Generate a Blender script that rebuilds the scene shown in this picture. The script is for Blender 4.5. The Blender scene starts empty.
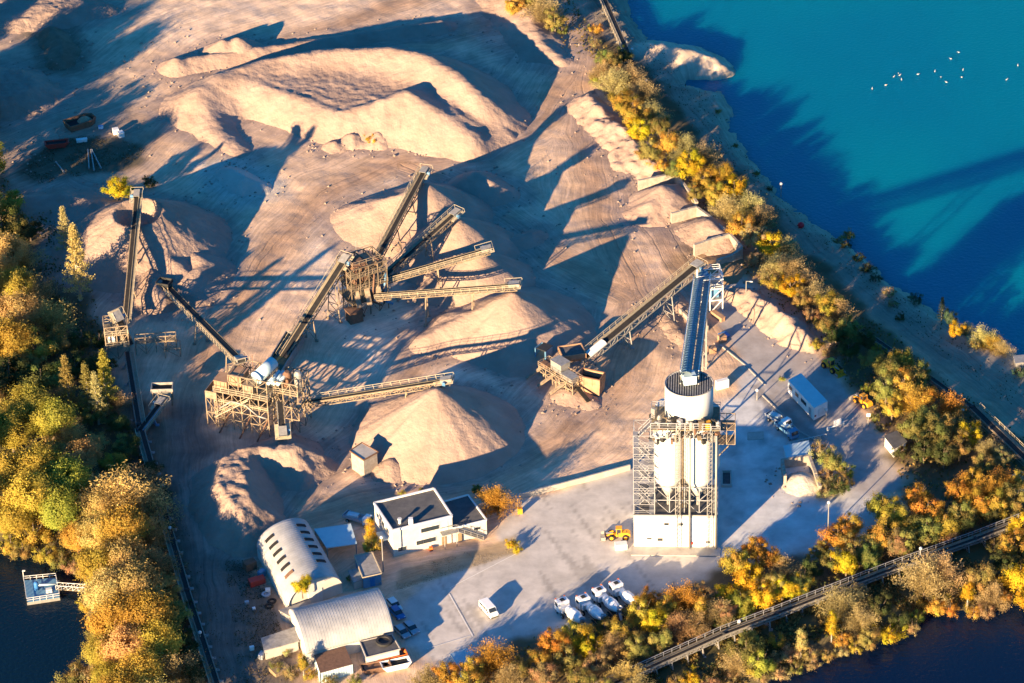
import bpy, math, random
import numpy as np
from mathutils import Vector, Matrix
R = math.radians
random.seed(7)
scene = bpy.context.scene
col = scene.collection

# ------------------------------------------------------------------ camera
W, H, F = 1024.0, 683.0, 3500.0
PITCH, DIST, ROLL = R(33.0), 778.0, R(1.75)
cam_loc = Vector((0, -DIST*math.cos(PITCH), DIST*math.sin(PITCH)))
fwd = (-cam_loc).normalized()
r0 = Vector((1, 0, 0)); u0 = r0.cross(fwd)
RX = r0*math.cos(ROLL) - u0*math.sin(ROLL)
UX = u0*math.cos(ROLL) + r0*math.sin(ROLL)
cd = bpy.data.cameras.new('camera'); cam = bpy.data.objects.new('camera', cd); col.objects.link(cam)
cd.sensor_width = 36; cd.lens = 36*F/W; cd.clip_start = 5; cd.clip_end = 20000
m3 = Matrix((RX, UX, -fwd)).transposed()
cam.matrix_world = Matrix.Translation(cam_loc) @ m3.to_4x4()
scene.camera = cam

def U(px, py, z=0.0):
    d = fwd*F + RX*(px-W/2) + UX*(H/2-py)
    t = (z-cam_loc.z)/d.z
    return cam_loc + d*t
def SC(px, py):
    return F/(U(px, py)-cam_loc).dot(fwd)
def P2(pts, z=0.0):
    return [tuple(U(a, b, z)[:2]) for a, b in pts]

# ------------------------------------------------------------------ tags
def tag(o, label=None, cat=None, group=None, kind=None):
    if label: o['label'] = label
    if cat: o['category'] = cat
    if group: o['group'] = group
    if kind: o['kind'] = kind
    return o
def thing(name, label, cat, loc=(0, 0, 0), rz=0, group=None):
    o = bpy.data.objects.new(name, None); col.objects.link(o)
    o.location = loc; o.rotation_euler = (0, 0, rz); o.empty_display_size = .5
    return tag(o, label, cat, group)
def dup(root, loc, rz, label, group=None):
    def cp(o, par):
        c = o.copy(); col.objects.link(c); c.parent = par
        for ch in o.children: cp(ch, c)
        return c
    r = cp(root, None); r.location = loc; r.rotation_euler = (0, 0, rz)
    r['label'] = label
    if group: r['group'] = group
    return r

# ------------------------------------------------------------------ materials
def mat(name, c, rough=.8, metal=0, var=.18, scale=.6, bump=0, spec=.3, c2=None, detail=5, stretch=None):
    m = bpy.data.materials.new(name); m.use_nodes = True
    nt = m.node_tree; b = nt.nodes['Principled BSDF']
    b.inputs['Roughness'].default_value = rough; b.inputs['Metallic'].default_value = metal
    b.inputs['Specular IOR Level'].default_value = spec
    tc = nt.nodes.new('ShaderNodeTexCoord'); no = nt.nodes.new('ShaderNodeTexNoise')
    no.inputs['Scale'].default_value = scale; no.inputs['Detail'].default_value = detail; no.inputs['Roughness'].default_value = .65
    if stretch:
        mp = nt.nodes.new('ShaderNodeMapping'); mp.inputs['Scale'].default_value = stretch
        nt.links.new(tc.outputs['Object'], mp.inputs[0]); nt.links.new(mp.outputs[0], no.inputs['Vector'])
    else: nt.links.new(tc.outputs['Object'], no.inputs['Vector'])
    cr = nt.nodes.new('ShaderNodeValToRGB')
    a = [max(0, v*(1-var)) for v in c]; d = [min(1, v*(1+var)) for v in c]
    if c2: d = list(c2); a = list(c)
    cr.color_ramp.elements[0].position = .3; cr.color_ramp.elements[1].position = .7
    cr.color_ramp.elements[0].color = (*a[:3], 1); cr.color_ramp.elements[1].color = (*d[:3], 1)
    nt.links.new(no.outputs['Fac'], cr.inputs[0]); nt.links.new(cr.outputs[0], b.inputs['Base Color'])
    if bump:
        bp = nt.nodes.new('ShaderNodeBump'); bp.inputs['Strength'].default_value = 1; bp.inputs['Distance'].default_value = bump
        n2 = nt.nodes.new('ShaderNodeTexNoise'); n2.inputs['Scale'].default_value = scale*3; n2.inputs['Detail'].default_value = 6
        nt.links.new(tc.outputs['Object'], n2.inputs['Vector'])
        nt.links.new(n2.outputs['Fac'], bp.inputs['Height']); nt.links.new(bp.outputs[0], b.inputs['Normal'])
    return m
M = dict(
 steel=mat('dusty_steel', (.36, .28, .19), .7, 0, c2=(.17, .12, .08), scale=1.2),
 steelg=mat('galvanised_steel', (.36, .345, .32), .55, .2, c2=(.22, .21, .19), scale=1.5),
 rust=mat('rusty_steel', (.22, .12, .075), .9, 0, c2=(.12, .07, .045), scale=1.5),
 belt=mat('rubber_belt', (.010, .010, .012), .8, 0, c2=(.028, .025, .022), scale=1),
 walk=mat('grating', (.3, .25, .17), .8, 0, c2=(.17, .14, .09), scale=1.4),
 galv=mat('pale_galvanised', (.34, .34, .35), .55, 0, c2=(.24, .24, .25), scale=1),
 steeld=mat('grimy_steel', (.2, .15, .1), .8, 0, c2=(.09, .07, .05), scale=1),
 rail=mat('rail_paint', (.42, .35, .24), .6, 0, scale=1),
 white=mat('white_paint', (.62, .61, .58), .55, 0, c2=(.78, .77, .74), scale=.35, stretch=(1, 1, .15)),
 silo=mat('silo_white', (.52, .51, .48), .5, 0, c2=(.68, .67, .64), scale=.5, stretch=(1, 1, .08)),
 stucco=mat('render_wall', (.5, .46, .4), .85, 0, c2=(.62, .58, .51), scale=.5),
 bluedk=mat('blue_grey_sheet', (.07, .12, .17), .5, 0, c2=(.12, .18, .24), scale=.8),
 bluesteel=mat('blue_sheet', (.08, .2, .34), .5, 0, c2=(.13, .27, .4), scale=.8),
 teal=mat('teal_sheet', (.38, .52, .56), .5, 0, c2=(.5, .61, .63), scale=.6),
 felt=mat('roof_felt', (.07, .07, .075), .95, 0, c2=(.13, .125, .12), scale=.5),
 roofrib=mat('roof_grey', (.34, .33, .31), .7, 0, c2=(.2, .19, .18), scale=1),
 tin=mat('tin_roof', (.30, .30, .295), .6, 0, c2=(.46, .455, .44), scale=.3, stretch=(1, 1, 1)),
 glass=mat('window_glass', (.03, .04, .05), .12, 0, spec=.8, scale=1),
 rubber=mat('tyre', (.02, .02, .02), .9, 0, scale=3),
 rim=mat('rim', (.4, .4, .4), .5, .3, scale=3),
 yellow=mat('yellow_paint', (.72, .30, .02), .5, 0, c2=(.80, .36, .03), scale=2),
 red=mat('red_paint', (.5, .05, .03), .6, 0, c2=(.35, .05, .04), scale=1),
 orange=mat('orange_paint', (.7, .17, .03), .6, 0, c2=(.55, .12, .03), scale=1),
 conc=mat('concrete', (.34, .31, .27), .9, 0, c2=(.46, .43, .38), scale=.5, bump=.02),
 block=mat('concrete_block', (.26, .22, .18), .9, 0, c2=(.42, .37, .3), scale=1.2, bump=.03),
 dark=mat('dark_interior', (.02, .02, .02), .9, 0, scale=1),
 tan=mat('tan_sheet', (.40, .26, .16), .7, 0, c2=(.30, .16, .09), scale=.7),
 wood=mat('timber', (.3, .22, .13), .9, 0, c2=(.2, .14, .08), scale=1),
 bark=mat('bark', (.14, .1, .07), .95, 0, c2=(.22, .17, .12), scale=2),
 birch=mat('pale_bark', (.4, .36, .3), .9, 0, c2=(.25, .22, .18), scale=2),
 blue=mat('blue_paint', (.04, .16, .4), .5, 0, scale=1),
 vanw=mat('car_white', (.8, .8, .78), .3, 0, spec=.5, var=.03, scale=1),
 silver=mat('car_silver', (.4, .42, .45), .35, .4, spec=.5, var=.05, scale=1),
 black=mat('black_plastic', (.03, .03, .03), .7, 0, scale=1),
 bird=mat('bird_white', (.5, .48, .45), .8, 0, scale=3),
 grille=mat('green_paint', (.07, .2, .08), .7, 0, scale=1),
)

# ------------------------------------------------------------------ mesh builder
class MB:
    def __init__(s): s.v = []; s.f = []
    def add(s, vs, fs):
        n = len(s.v); s.v += [tuple(v) for v in vs]; s.f += [tuple(i+n for i in f) for f in fs]; return s
    def box(s, cx, cy, cz, sx, sy, sz, rz=0):
        c, n = math.cos(rz), math.sin(rz); vs = []
        for z in (-.5, .5):
            for x, y in ((-.5, -.5), (.5, -.5), (.5, .5), (-.5, .5)):
                a, b = x*sx, y*sy; vs.append((cx+a*c-b*n, cy+a*n+b*c, cz+z*sz))
        return s.add(vs, [(3, 2, 1, 0), (4, 5, 6, 7), (0, 1, 5, 4), (1, 2, 6, 5), (2, 3, 7, 6), (3, 0, 4, 7)])
    def bar(s, a, b, w, h=None, up=(0, 0, 1)):
        a, b = Vector(a), Vector(b); h = h or w; d = b-a
        if d.length < 1e-6: return s
        d.normalize(); u = Vector(up)
        if abs(d.dot(u)) > .98: u = Vector((1, 0, 0))
        sd = d.cross(u).normalized(); u = sd.cross(d); vs = []
        for p in (a, b):
            for i, j in ((-1, -1), (1, -1), (1, 1), (-1, 1)): vs.append(p+sd*(i*w/2)+u*(j*h/2))
        return s.add(vs, [(3, 2, 1, 0), (4, 5, 6, 7), (0, 1, 5, 4), (1, 2, 6, 5), (2, 3, 7, 6), (3, 0, 4, 7)])
    def tube(s, a, b, r, r2=None, n=8, caps=True):
        a, b = Vector(a), Vector(b); r2 = r if r2 is None else r2; d = (b-a)
        if d.length < 1e-6: return s
        d.normalize(); u = Vector((0, 0, 1)) if abs(d.z) < .95 else Vector((1, 0, 0))
        sd = d.cross(u).normalized(); u = sd.cross(d); vs = []
        for p, q in ((a, r), (b, r2)):
            for k in range(n):
                t = 2*math.pi*k/n; vs.append(p+(sd*math.cos(t)+u*math.sin(t))*q)
        fs = [(k, (k+1) % n, n+(k+1) % n, n+k) for k in range(n)]
        if caps: fs += [tuple(range(n-1, -1, -1)), tuple(range(n, 2*n))]
        return s.add(vs, fs)
    def lathe(s, c, prof, n=32, caps=True):
        vs = [(c[0]+r*math.cos(2*math.pi*k/n), c[1]+r*math.sin(2*math.pi*k/n), c[2]+z) for r, z in prof for k in range(n)]
        fs = [(i*n+k, i*n+(k+1) % n, (i+1)*n+(k+1) % n, (i+1)*n+k) for i in range(len(prof)-1) for k in range(n)]
        if caps: fs += [tuple(range(n-1, -1, -1)), tuple((len(prof)-1)*n+k for k in range(n))]
        return s.add(vs, fs)
    def prism(s, poly, z0, z1):
        n = len(poly)
        ar = sum(poly[i][0]*poly[(i+1) % n][1]-poly[(i+1) % n][0]*poly[i][1] for i in range(n))
        if ar < 0: poly = poly[::-1]
        vs = [(p[0], p[1], z0) for p in poly]+[(p[0], p[1], z1) for p in poly]
        return s.add(vs, [tuple(range(n-1, -1, -1)), tuple(range(n, 2*n))]+[(i, (i+1) % n, n+(i+1) % n, n+i) for i in range(n)])
    def quad(s, *p): return s.add(p, [tuple(range(len(p)))])
    def build(s, name, m, parent=None, smooth=False, bevel=0):
        me = bpy.data.meshes.new(name); me.from_pydata(s.v, [], s.f); me.validate(); me.materials.append(m)
        if smooth:
            me.polygons.foreach_set('use_smooth', [True]*len(me.polygons))
        o = bpy.data.objects.new(name, me); col.objects.link(o)
        if parent: o.parent = parent
        if bevel:
            bv = o.modifiers.new('bevel', 'BEVEL'); bv.width = bevel; bv.segments = 2; bv.limit_method = 'ANGLE'
        return o

# ------------------------------------------------------------------ noise
_T = np.random.RandomState(3).rand(256, 256)
def vn(x, y, seed=0):
    x = x+seed*17.31; y = y+seed*9.77
    xi = np.floor(x).astype(int); yi = np.floor(y).astype(int); fx = x-xi; fy = y-yi
    fx = fx*fx*(3-2*fx); fy = fy*fy*(3-2*fy)
    a = _T[xi & 255, yi & 255]; b = _T[(xi+1) & 255, yi & 255]; c = _T[xi & 255, (yi+1) & 255]; d = _T[(xi+1) & 255, (yi+1) & 255]
    return (a*(1-fx)+b*fx)*(1-fy)+(c*(1-fx)+d*fx)*fy
def fbm(x, y, seed=0, o=4):
    s = 0; a = .5; t = 0
    for i in range(o): s = s+a*vn(x, y, seed+i); t += a; a *= .5; x = x*2.03; y = y*2.03
    return s/t
def segd(x, y, p, q):
    dx, dy = q[0]-p[0], q[1]-p[1]; L = dx*dx+dy*dy+1e-9
    t = np.clip(((x-p[0])*dx+(y-p[1])*dy)/L, 0, 1)
    return np.hypot(x-p[0]-t*dx, y-p[1]-t*dy), t
def sd(poly, x, y):   # negative inside
    d = np.full(x.shape, 1e9); ins = np.zeros(x.shape, bool); n = len(poly)
    for i in range(n):
        p, q = poly[i], poly[(i+1) % n]; d = np.minimum(d, segd(x, y, p, q)[0])
        c = ((p[1] > y) != (q[1] > y)) & (x < (q[0]-p[0])*(y-p[1])/((q[1]-p[1]) or 1e-9)+p[0]); ins ^= c
    return np.where(ins, -d, d)
def sst(a, b, x):
    t = np.clip((x-a)/(b-a), 0, 1); return t*t*(3-2*t)

# ------------------------------------------------------------------ light
scene.render.engine = 'CYCLES'
SAZ, SEL = 55.0, 11.3     # shadows run towards azimuth SAZ (from +x), sun elevation
w = bpy.data.worlds.new('World'); scene.world = w; w.use_nodes = True
nt = w.node_tree; bg = nt.nodes['Background']
sky = nt.nodes.new('ShaderNodeTexSky'); sky.sky_type = 'NISHITA'; sky.sun_disc = False
sky.sun_elevation = R(SEL); sky.sun_rotation = R(90-(SAZ+180)); sky.ozone_density = 4; sky.dust_density = .2; sky.air_density = 1.3
mx = nt.nodes.new('ShaderNodeMix'); mx.data_type = 'RGBA'; mx.blend_type = 'MULTIPLY'; mx.inputs[0].default_value = 1
mx.inputs[7].default_value = (.15, .76, 1.26, 1)
nt.links.new(sky.outputs[0], mx.inputs[6]); nt.links.new(mx.outputs[2], bg.inputs[0]); bg.inputs[1].default_value = .056
sl = bpy.data.lights.new('sun', 'SUN'); sl.energy = 5.0; sl.angle = R(.5); sl.color = (1, .72, .42)
so = bpy.data.objects.new('sun', sl); col.objects.link(so)
sdv = Vector((-math.cos(R(SAZ))*math.cos(R(SEL)), -math.sin(R(SAZ))*math.cos(R(SEL)), math.sin(R(SEL))))
so.rotation_euler = sdv.to_track_quat('Z', 'Y').to_euler()
so.location = (-150, -200, 150)
vs = scene.view_settings; vs.view_transform = 'Standard'; vs.look = 'None'; vs.gamma = 1; vs.exposure = 2.0; vs.use_curve_mapping = False

# ------------------------------------------------------------------ terrain
WL = -1.6
lake = P2([(600, -900), (622, -40), (626, 0), (638, 29), (652, 41), (676, 44), (702, 48), (726, 60), (727, 73), (705, 77), (688, 79), (685, 85), (699, 89), (718, 91), (732, 111), (729, 126), (752, 161), (783, 198), (821, 230), (854, 250), (882, 274), (900, 288), (935, 312), (979, 344), (1014, 353), (1060, 375), (1150, 430), (1400, 560), (3500, 500), (3500, -900)], WL)
pond = P2([(-900, 500), (-100, 520), (0, 541), (29, 549), (59, 560), (73, 568), (88, 609), (97, 641), (88, 668), (70, 675), (50, 684), (20, 720), (-60, 800), (-900, 1000)], WL)
pond2 = P2([(725, 700), (753, 686), (774, 676), (818, 659), (853, 650), (870, 641), (906, 632), (926, 612), (973, 609), (1005, 596), (1024, 593), (1300, 540), (2200, 500), (2200, 1300), (500, 1300), (620, 760)], WL)
yard = P2([(398, 600), (452, 566), (505, 545), (516, 500), (630, 466), (640, 440), (720, 440), (745, 350), (700, 300), (735, 275), (790, 350), (830, 430), (880, 480), (905, 540), (860, 565), (760, 600), (640, 600), (560, 625), (500, 660), (425, 660)])
paved2 = P2([(705, 305), (735, 283), (812, 350), (842, 384), (888, 450), (905, 490), (850, 500), (790, 420), (735, 350)])
slurry = P2([(718, 400), (755, 385), (800, 440), (870, 515), (850, 560), (720, 552)])
verge = P2([(395, 588), (400, 570), (470, 552), (515, 535), (520, 552), (480, 565), (402, 590)])
tan1 = P2([(310, 215), (350, 180), (425, 165), (470, 165), (520, 190), (545, 240), (560, 300), (540, 350), (530, 420), (540, 470), (430, 490), (360, 470), (360, 350), (310, 300), (300, 250)])
sandtop = P2([(150, 0), (260, 0), (420, -30), (470, -60), (560, 50), (520, 60), (430, 30), (300, 28), (250, 22), (180, 60), (150, 40)])
bank = P2([(578, 95), (600, 90), (640, 130), (670, 165), (640, 180), (600, 130)])
dirtv = P2([(190, 470), (205, 560), (290, 620), (300, 700), (240, 700), (210, 640), (190, 560)])
belt_p = P2([(505, -40), (540, -40), (600, 40), (640, 55), (700, 135), (790, 235), (860, 300), (930, 370), (1010, 430), (1100, 500), (1024, 560), (900, 610), (760, 650), (620, 700), (440, 700), (470, 655), (560, 635), (640, 600), (740, 560), (860, 560), (905, 500), (893, 455), (868, 412), (845, 382), (818, 350), (745, 275), (690, 200), (655, 165), (600, 90), (590, 60), (560, 50), (500, 10)])
forest_p = P2([(-900, -200), (-60, 60), (0, 180), (30, 190), (70, 230), (95, 300), (110, 380), (135, 440), (160, 520), (180, 600), (205, 700), (300, 1300), (-900, 1300)])
strip_p = P2([(640, 672), (780, 612), (1030, 520), (1100, 540), (1030, 600), (930, 625), (850, 650), (760, 690), (600, 740)])
dkpatch = P2([(20, 170), (55, 140), (110, 135), (145, 150), (130, 165), (40, 185)])
lakeway = P2([(560, -60), (620, -60), (640, 40), (700, 110), (780, 200), (900, 300), (1010, 380), (1100, 450), (1010, 420), (900, 330), (780, 240), (700, 150), (640, 90), (595, 20)])
roads = [P2(r) for r in [
 [(-80, 205), (60, 150), (150, 120), (240, 75), (330, 48), (430, 40), (520, 15), (560, -30)],
 [(120, 165), (190, 105), (240, 60), (360, 20), (480, -30)],
 [(215, 760), (205, 640), (195, 540), (190, 470), (192, 400), (225, 320), (275, 245), (335, 190), (400, 160), (480, 152), (540, 120), (575, 70), (590, 30), (580, -20)],
 [(250, 560), (310, 480), (370, 430), (420, 360), (480, 340)],
 [(590, 30), (585, 90), (590, 150), (600, 220), (640, 300), (620, 380), (560, 440), (480, 480), (380, 495), (300, 520), (240, 560)],
 [(600, 90), (680, 260), (740, 340), (800, 430), (870, 520), (800, 580)],
 [(560, -60), (600, 10), (660, 80), (740, 180), (840, 280), (960, 370), (1080, 460)],
 [(640, 300), (560, 260), (480, 200), (400, 160)],
]]
def axis(lo, hi, step):
    a = list(np.arange(lo, hi+step, step)); s = step*1.5; v = a[-1]; up = []
    while v < 6000: v += s; s *= 1.35; up.append(v)
    s = step*1.5; v = lo; dn = []
    while v > -6000: v -= s; s *= 1.35; dn.append(v)
    return np.array(dn[::-1]+a+up)
xs = axis(-135, 150, .7); ys = axis(-115, 185, .7)
X, Y = np.meshgrid(xs, ys)
wx = X+(fbm(X*.12, Y*.12, 1)-.5)*8; wy = Y+(fbm(X*.12, Y*.12, 9)-.5)*8
wfx = X+(fbm(X*.4, Y*.4, 1)-.5)*3; wfy = Y+(fbm(X*.4, Y*.4, 9)-.5)*3
def mk(poly, soft=2.0, warp=1):
    a, b = (wx, wy) if warp else (X, Y)
    return 1-sst(-soft, soft, sd(poly, a, b))
dl = np.minimum(np.minimum(sd(lake, wfx, wfy), sd(pond, wfx, wfy)), sd(pond2, wfx, wfy))
Z = (fbm(X*.05, Y*.05, 4)-.5)*.9+(fbm(X*.3, Y*.3, 6)-.5)*.35
yd = np.clip(mk(yard, 2)+mk(paved2, 2), 0, 1)
Z = Z*(1-.95*yd)
Z = Z*np.where(sst(0, 1, mk(lakeway, 2)) > 0, 1, 1)
bl = mk(belt_p, 5); Z = Z+bl*.5*fbm(X*.2, Y*.2, 5)
Z = Z+sst(6, 3, dl)*0
Z = np.where(dl < 4, Z*sst(0, 4, dl)+(-1.6-1.2*0)*(1-sst(-.2, 4, dl))*1.0, Z)
Z = np.where(dl < 0, -1.6+np.maximum(dl, -12)*.45, Z)
# rough bank ripples on the lakeside
lk = sst(14, 2, sd(lake, X, Y))*(sd(lake, X, Y) > 0)
Z = Z+lk*(fbm(X*.35, Y*.35, 21)-.45)*1.2
# headland crest
hl = P2([(652, 52), (690, 58), (715, 66)]); dd = np.minimum(segd(X, Y, hl[0], hl[1])[0], segd(X, Y, hl[1], hl[2])[0])
Z = Z+np.maximum(0, 2.3-dd*.3)*(.75+.5*fbm(X*.5, Y*.15, 8))
far = sst(250, 900, np.hypot(X, Y)); Z = Z*(1-far*.5)

# flow coordinates
best = np.full(X.shape, 1e9); SS = np.zeros_like(X); TT = np.zeros_like(X)
for ri, rd in enumerate(roads):
    acc = 0
    for p, q in zip(rd[:-1], rd[1:]):
        d, t = segd(wx*.3+X*.7, wy*.3+Y*.7, p, q); L = math.hypot(q[0]-p[0], q[1]-p[1])
        sg = np.sign((q[0]-p[0])*(Y-p[1])-(q[1]-p[1])*(X-p[0]))
        mks = d < best; best = np.where(mks, d, best); SS = np.where(mks, acc+t*L, SS); TT = np.where(mks, sg*d+ri*37, TT); acc += L
def lerp(c, k, m): return c*(1-m[..., None])+np.array(k)[None, None, :]*m[..., None]
C = np.zeros(X.shape+(3,)); C[:] = (.66, .455, .30)
C = lerp(C, (.72, .51, .36), np.clip((fbm(X*.03, Y*.03, 12)-.4)*3, 0, 1)*.6)
C = lerp(C, (.78, .60, .44), mk(tan1, 5)*.85)
C = lerp(C, (.74, .54, .38), mk(sandtop, 4)*.75)
rdm = np.clip(1-best/9, 0, 1); rdm = sst(0, 1, rdm)
C = lerp(C, (.45, .285, .18), rdm*.95)
C = lerp(C, (.64, .5, .36), mk(bank, 2)*.9)
C = lerp(C, (.23, .19, .15), mk(dirtv, 4)*.7)
C = lerp(C, (.22, .18, .15), np.clip(sst(-95, -60, -X-0*Y)*0+mk(P2([(-200, 60), (100, 40), (150, 130), (120, 330), (190, 520), (230, 700), (-200, 700)]), 8), 0, 1)*.6)  # dark soil at the left, painted darker still to deepen the tree shade
C = lerp(C, (.54, .50, .45), mk(yard, 1.2)*.97)
C = C*(1-(mk(yard, 1.2)*.22*np.clip(fbm(X*.07, Y*.05, 61)*2.4-.9, 0, 1))[..., None])
C = C*(1-(mk(yard, 1.2)*.25*(vn(X*.9+Y*.35, Y*.06-X*.03, 71) > .78))[..., None])
C = lerp(C, (.36, .325, .30), mk(paved2, .8, 0)*.9)
C = lerp(C, (.60, .60, .585), mk(slurry, 4)*np.clip(.55+.6*fbm(X*.15, Y*.15, 31), 0, 1))
C = lerp(C, (.36, .27, .16), mk(verge, .8, 0)*.85)
C = lerp(C, (.3, .26, .19), sst(16, 9, sd(lake, wfx, wfy))*.8)
C = lerp(C, (.44, .37, .27), sst(5, 2, sd(lake, wfx, wfy))*.6)
C = lerp(C, (.27, .22, .165), mk(lakeway, 2)*.6)
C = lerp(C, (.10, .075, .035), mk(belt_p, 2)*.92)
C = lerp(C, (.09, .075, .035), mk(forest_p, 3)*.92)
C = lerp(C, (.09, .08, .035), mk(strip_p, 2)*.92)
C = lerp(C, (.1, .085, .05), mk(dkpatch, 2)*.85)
pitroad = P2([(196, 400), (215, 430), (205, 480), (225, 530), (262, 560), (250, 620), (262, 720), (205, 720), (195, 620), (180, 540), (165, 470), (165, 410)])
C = lerp(C, (.24, .21, .19), mk(P2([(750, 385), (760, 380), (812, 430), (822, 445), (800, 444), (770, 415)]), .8)*.8)
C = lerp(C, (.30, .29, .28), mk(slurry, 2)*np.clip(fbm(X*.28, Y*.28, 97)*4-2.1, 0, 1)*.7)
C = lerp(C, (.15, .125, .105), mk(pitroad, 2.5)*.85)
C = lerp(C, (.10, .085, .06), mk(P2([(128, 400), (160, 400), (180, 500), (200, 600), (215, 720), (180, 720), (150, 520)]), 2)*.85)
C = lerp(C, (.12, .1, .075), mk(P2([(240, 560), (262, 570), (292, 640), (305, 700), (262, 700), (245, 620)]), 2)*.8)
C = lerp(C, (.6, .46, .33), sst(9, 3, dd)*(dl > -1)*.9)
C = lerp(C, (.08, .1, .035), far*.9)
ny, nx = X.shape
me = bpy.data.meshes.new('ground')
vv = np.stack([X, Y, Z], -1).reshape(-1, 3)
idx = np.arange(ny*nx).reshape(ny, nx)
qs = np.stack([idx[:-1, :-1], idx[:-1, 1:], idx[1:, 1:], idx[1:, :-1]], -1).reshape(-1, 4)
def np_mesh(me, vv, qs):
    me.vertices.add(len(vv)); me.vertices.foreach_set('co', vv.astype(np.float32).ravel())
    me.loops.add(qs.size); me.loops.foreach_set('vertex_index', qs.astype(np.int32).ravel())
    me.polygons.add(len(qs)); k = qs.shape[1]
    me.polygons.foreach_set('loop_start', np.arange(0, qs.size, k, dtype=np.int32))
    me.polygons.foreach_set('loop_total', np.full(len(qs), k, np.int32))
    me.update(calc_edges=True)
np_mesh(me, vv, qs)
me.polygons.foreach_set('use_smooth', np.ones(len(qs), bool))
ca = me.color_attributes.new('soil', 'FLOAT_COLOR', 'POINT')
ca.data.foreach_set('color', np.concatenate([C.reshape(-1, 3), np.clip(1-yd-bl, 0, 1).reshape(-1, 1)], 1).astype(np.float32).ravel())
fl = me.attributes.new('flow', 'FLOAT_VECTOR', 'POINT')
fl.data.foreach_set('vector', np.stack([SS.ravel()*.035, TT.ravel()*.8, rdm.ravel()], -1).astype(np.float32).ravel())
def ground_mat():
    m = bpy.data.materials.new('ground_soil'); m.use_nodes = True; nt = m.node_tree; b = nt.nodes['Principled BSDF']; N = nt.nodes.new; L = nt.links.new
    b.inputs['Roughness'].default_value = .95; b.inputs['Specular IOR Level'].default_value = .15
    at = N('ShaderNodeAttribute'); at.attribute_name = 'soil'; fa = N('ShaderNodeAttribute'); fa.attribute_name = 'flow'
    n1 = N('ShaderNodeTexNoise'); n1.inputs['Scale'].default_value = 1.6; n1.inputs['Detail'].default_value = 7; n1.inputs['Roughness'].default_value = .82
    L(fa.outputs['Vector'], n1.inputs['Vector'])
    tc = N('ShaderNodeTexCoord'); n2 = N('ShaderNodeTexNoise'); n2.inputs['Scale'].default_value = .22; n2.inputs['Detail'].default_value = 9; n2.inputs['Roughness'].default_value = .65
    L(tc.outputs['Object'], n2.inputs['Vector'])
    r1 = N('ShaderNodeMapRange'); r1.inputs[1].default_value = .3; r1.inputs[2].default_value = .7; r1.inputs[3].default_value = .66; r1.inputs[4].default_value = 1.28
    L(n1.outputs['Fac'], r1.inputs[0])
    r2 = N('ShaderNodeMapRange'); r2.inputs[1].default_value = .25; r2.inputs[2].default_value = .75; r2.inputs[3].default_value = .72; r2.inputs[4].default_value = 1.28
    L(n2.outputs['Fac'], r2.inputs[0])
    one = N('ShaderNodeMix'); one.inputs[2].default_value = 1; L(at.outputs['Alpha'], one.inputs[0]); L(r1.outputs[0], one.inputs[3])
    mu = N('ShaderNodeMath'); mu.operation = 'MULTIPLY'; L(one.outputs[0], mu.inputs[0]); L(r2.outputs[0], mu.inputs[1])
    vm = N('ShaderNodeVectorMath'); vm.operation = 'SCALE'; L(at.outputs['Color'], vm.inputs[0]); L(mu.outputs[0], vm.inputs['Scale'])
    
    # wheel ruts: thin lines that follow the haul roads
    sp = N('ShaderNodeSeparateXYZ'); L(fa.outputs['Vector'], sp.inputs[0])
    n4 = N('ShaderNodeTexNoise'); n4.inputs['Scale'].default_value = .06; n4.inputs['Detail'].default_value = 3; L(tc.outputs['Object'], n4.inputs['Vector'])
    tw = N('ShaderNodeMath'); tw.operation = 'MULTIPLY_ADD'; tw.inputs[1].default_value = 6; L(n4.outputs['Fac'], tw.inputs[0]); ty = N('ShaderNodeMath'); ty.operation = 'MULTIPLY'; ty.inputs[1].default_value = 4.2; L(sp.outputs['Y'], ty.inputs[0]); L(ty.outputs[0], tw.inputs[2])
    sn = N('ShaderNodeMath'); sn.operation = 'SINE'; L(tw.outputs[0], sn.inputs[0])
    rr_ = N('ShaderNodeMapRange'); rr_.inputs[1].default_value = .62; rr_.inputs[2].default_value = .98; L(sn.outputs[0], rr_.inputs[0])
    n5 = N('ShaderNodeTexNoise'); n5.inputs['Scale'].default_value = .45; n5.inputs['Detail'].default_value = 2; L(fa.outputs['Vector'], n5.inputs['Vector'])
    g5 = N('ShaderNodeMapRange'); g5.inputs[1].default_value = .45; g5.inputs[2].default_value = .62; L(n5.outputs['Fac'], g5.inputs[0])
    ru = N('ShaderNodeMath'); ru.operation = 'MULTIPLY'; L(rr_.outputs[0], ru.inputs[0]); L(g5.outputs[0], ru.inputs[1])
    ra = N('ShaderNodeMath'); ra.operation = 'MULTIPLY'; L(ru.outputs[0], ra.inputs[0]); zz = N('ShaderNodeMath'); zz.operation = 'MULTIPLY'; L(at.outputs['Alpha'], zz.inputs[0]); L(sp.outputs['Z'], zz.inputs[1]); L(zz.outputs[0], ra.inputs[1])
    rc = N('ShaderNodeMath'); rc.operation = 'MULTIPLY_ADD'; rc.inputs[1].default_value = -.16; rc.inputs[2].default_value = 1; L(ra.outputs[0], rc.inputs[0])
    v2 = N('ShaderNodeVectorMath'); v2.operation = 'SCALE'; L(vm.outputs[0], v2.inputs[0]); L(rc.outputs[0], v2.inputs['Scale'])
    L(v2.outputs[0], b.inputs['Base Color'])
    n3 = N('ShaderNodeTexNoise'); n3.inputs['Scale'].default_value = 1.3; n3.inputs['Detail'].default_value = 6; L(tc.outputs['Object'], n3.inputs['Vector'])
    h = N('ShaderNodeMath'); h.operation = 'MULTIPLY_ADD'; L(n1.outputs['Fac'], h.inputs[0]); L(at.outputs['Alpha'], h.inputs[1])
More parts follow.
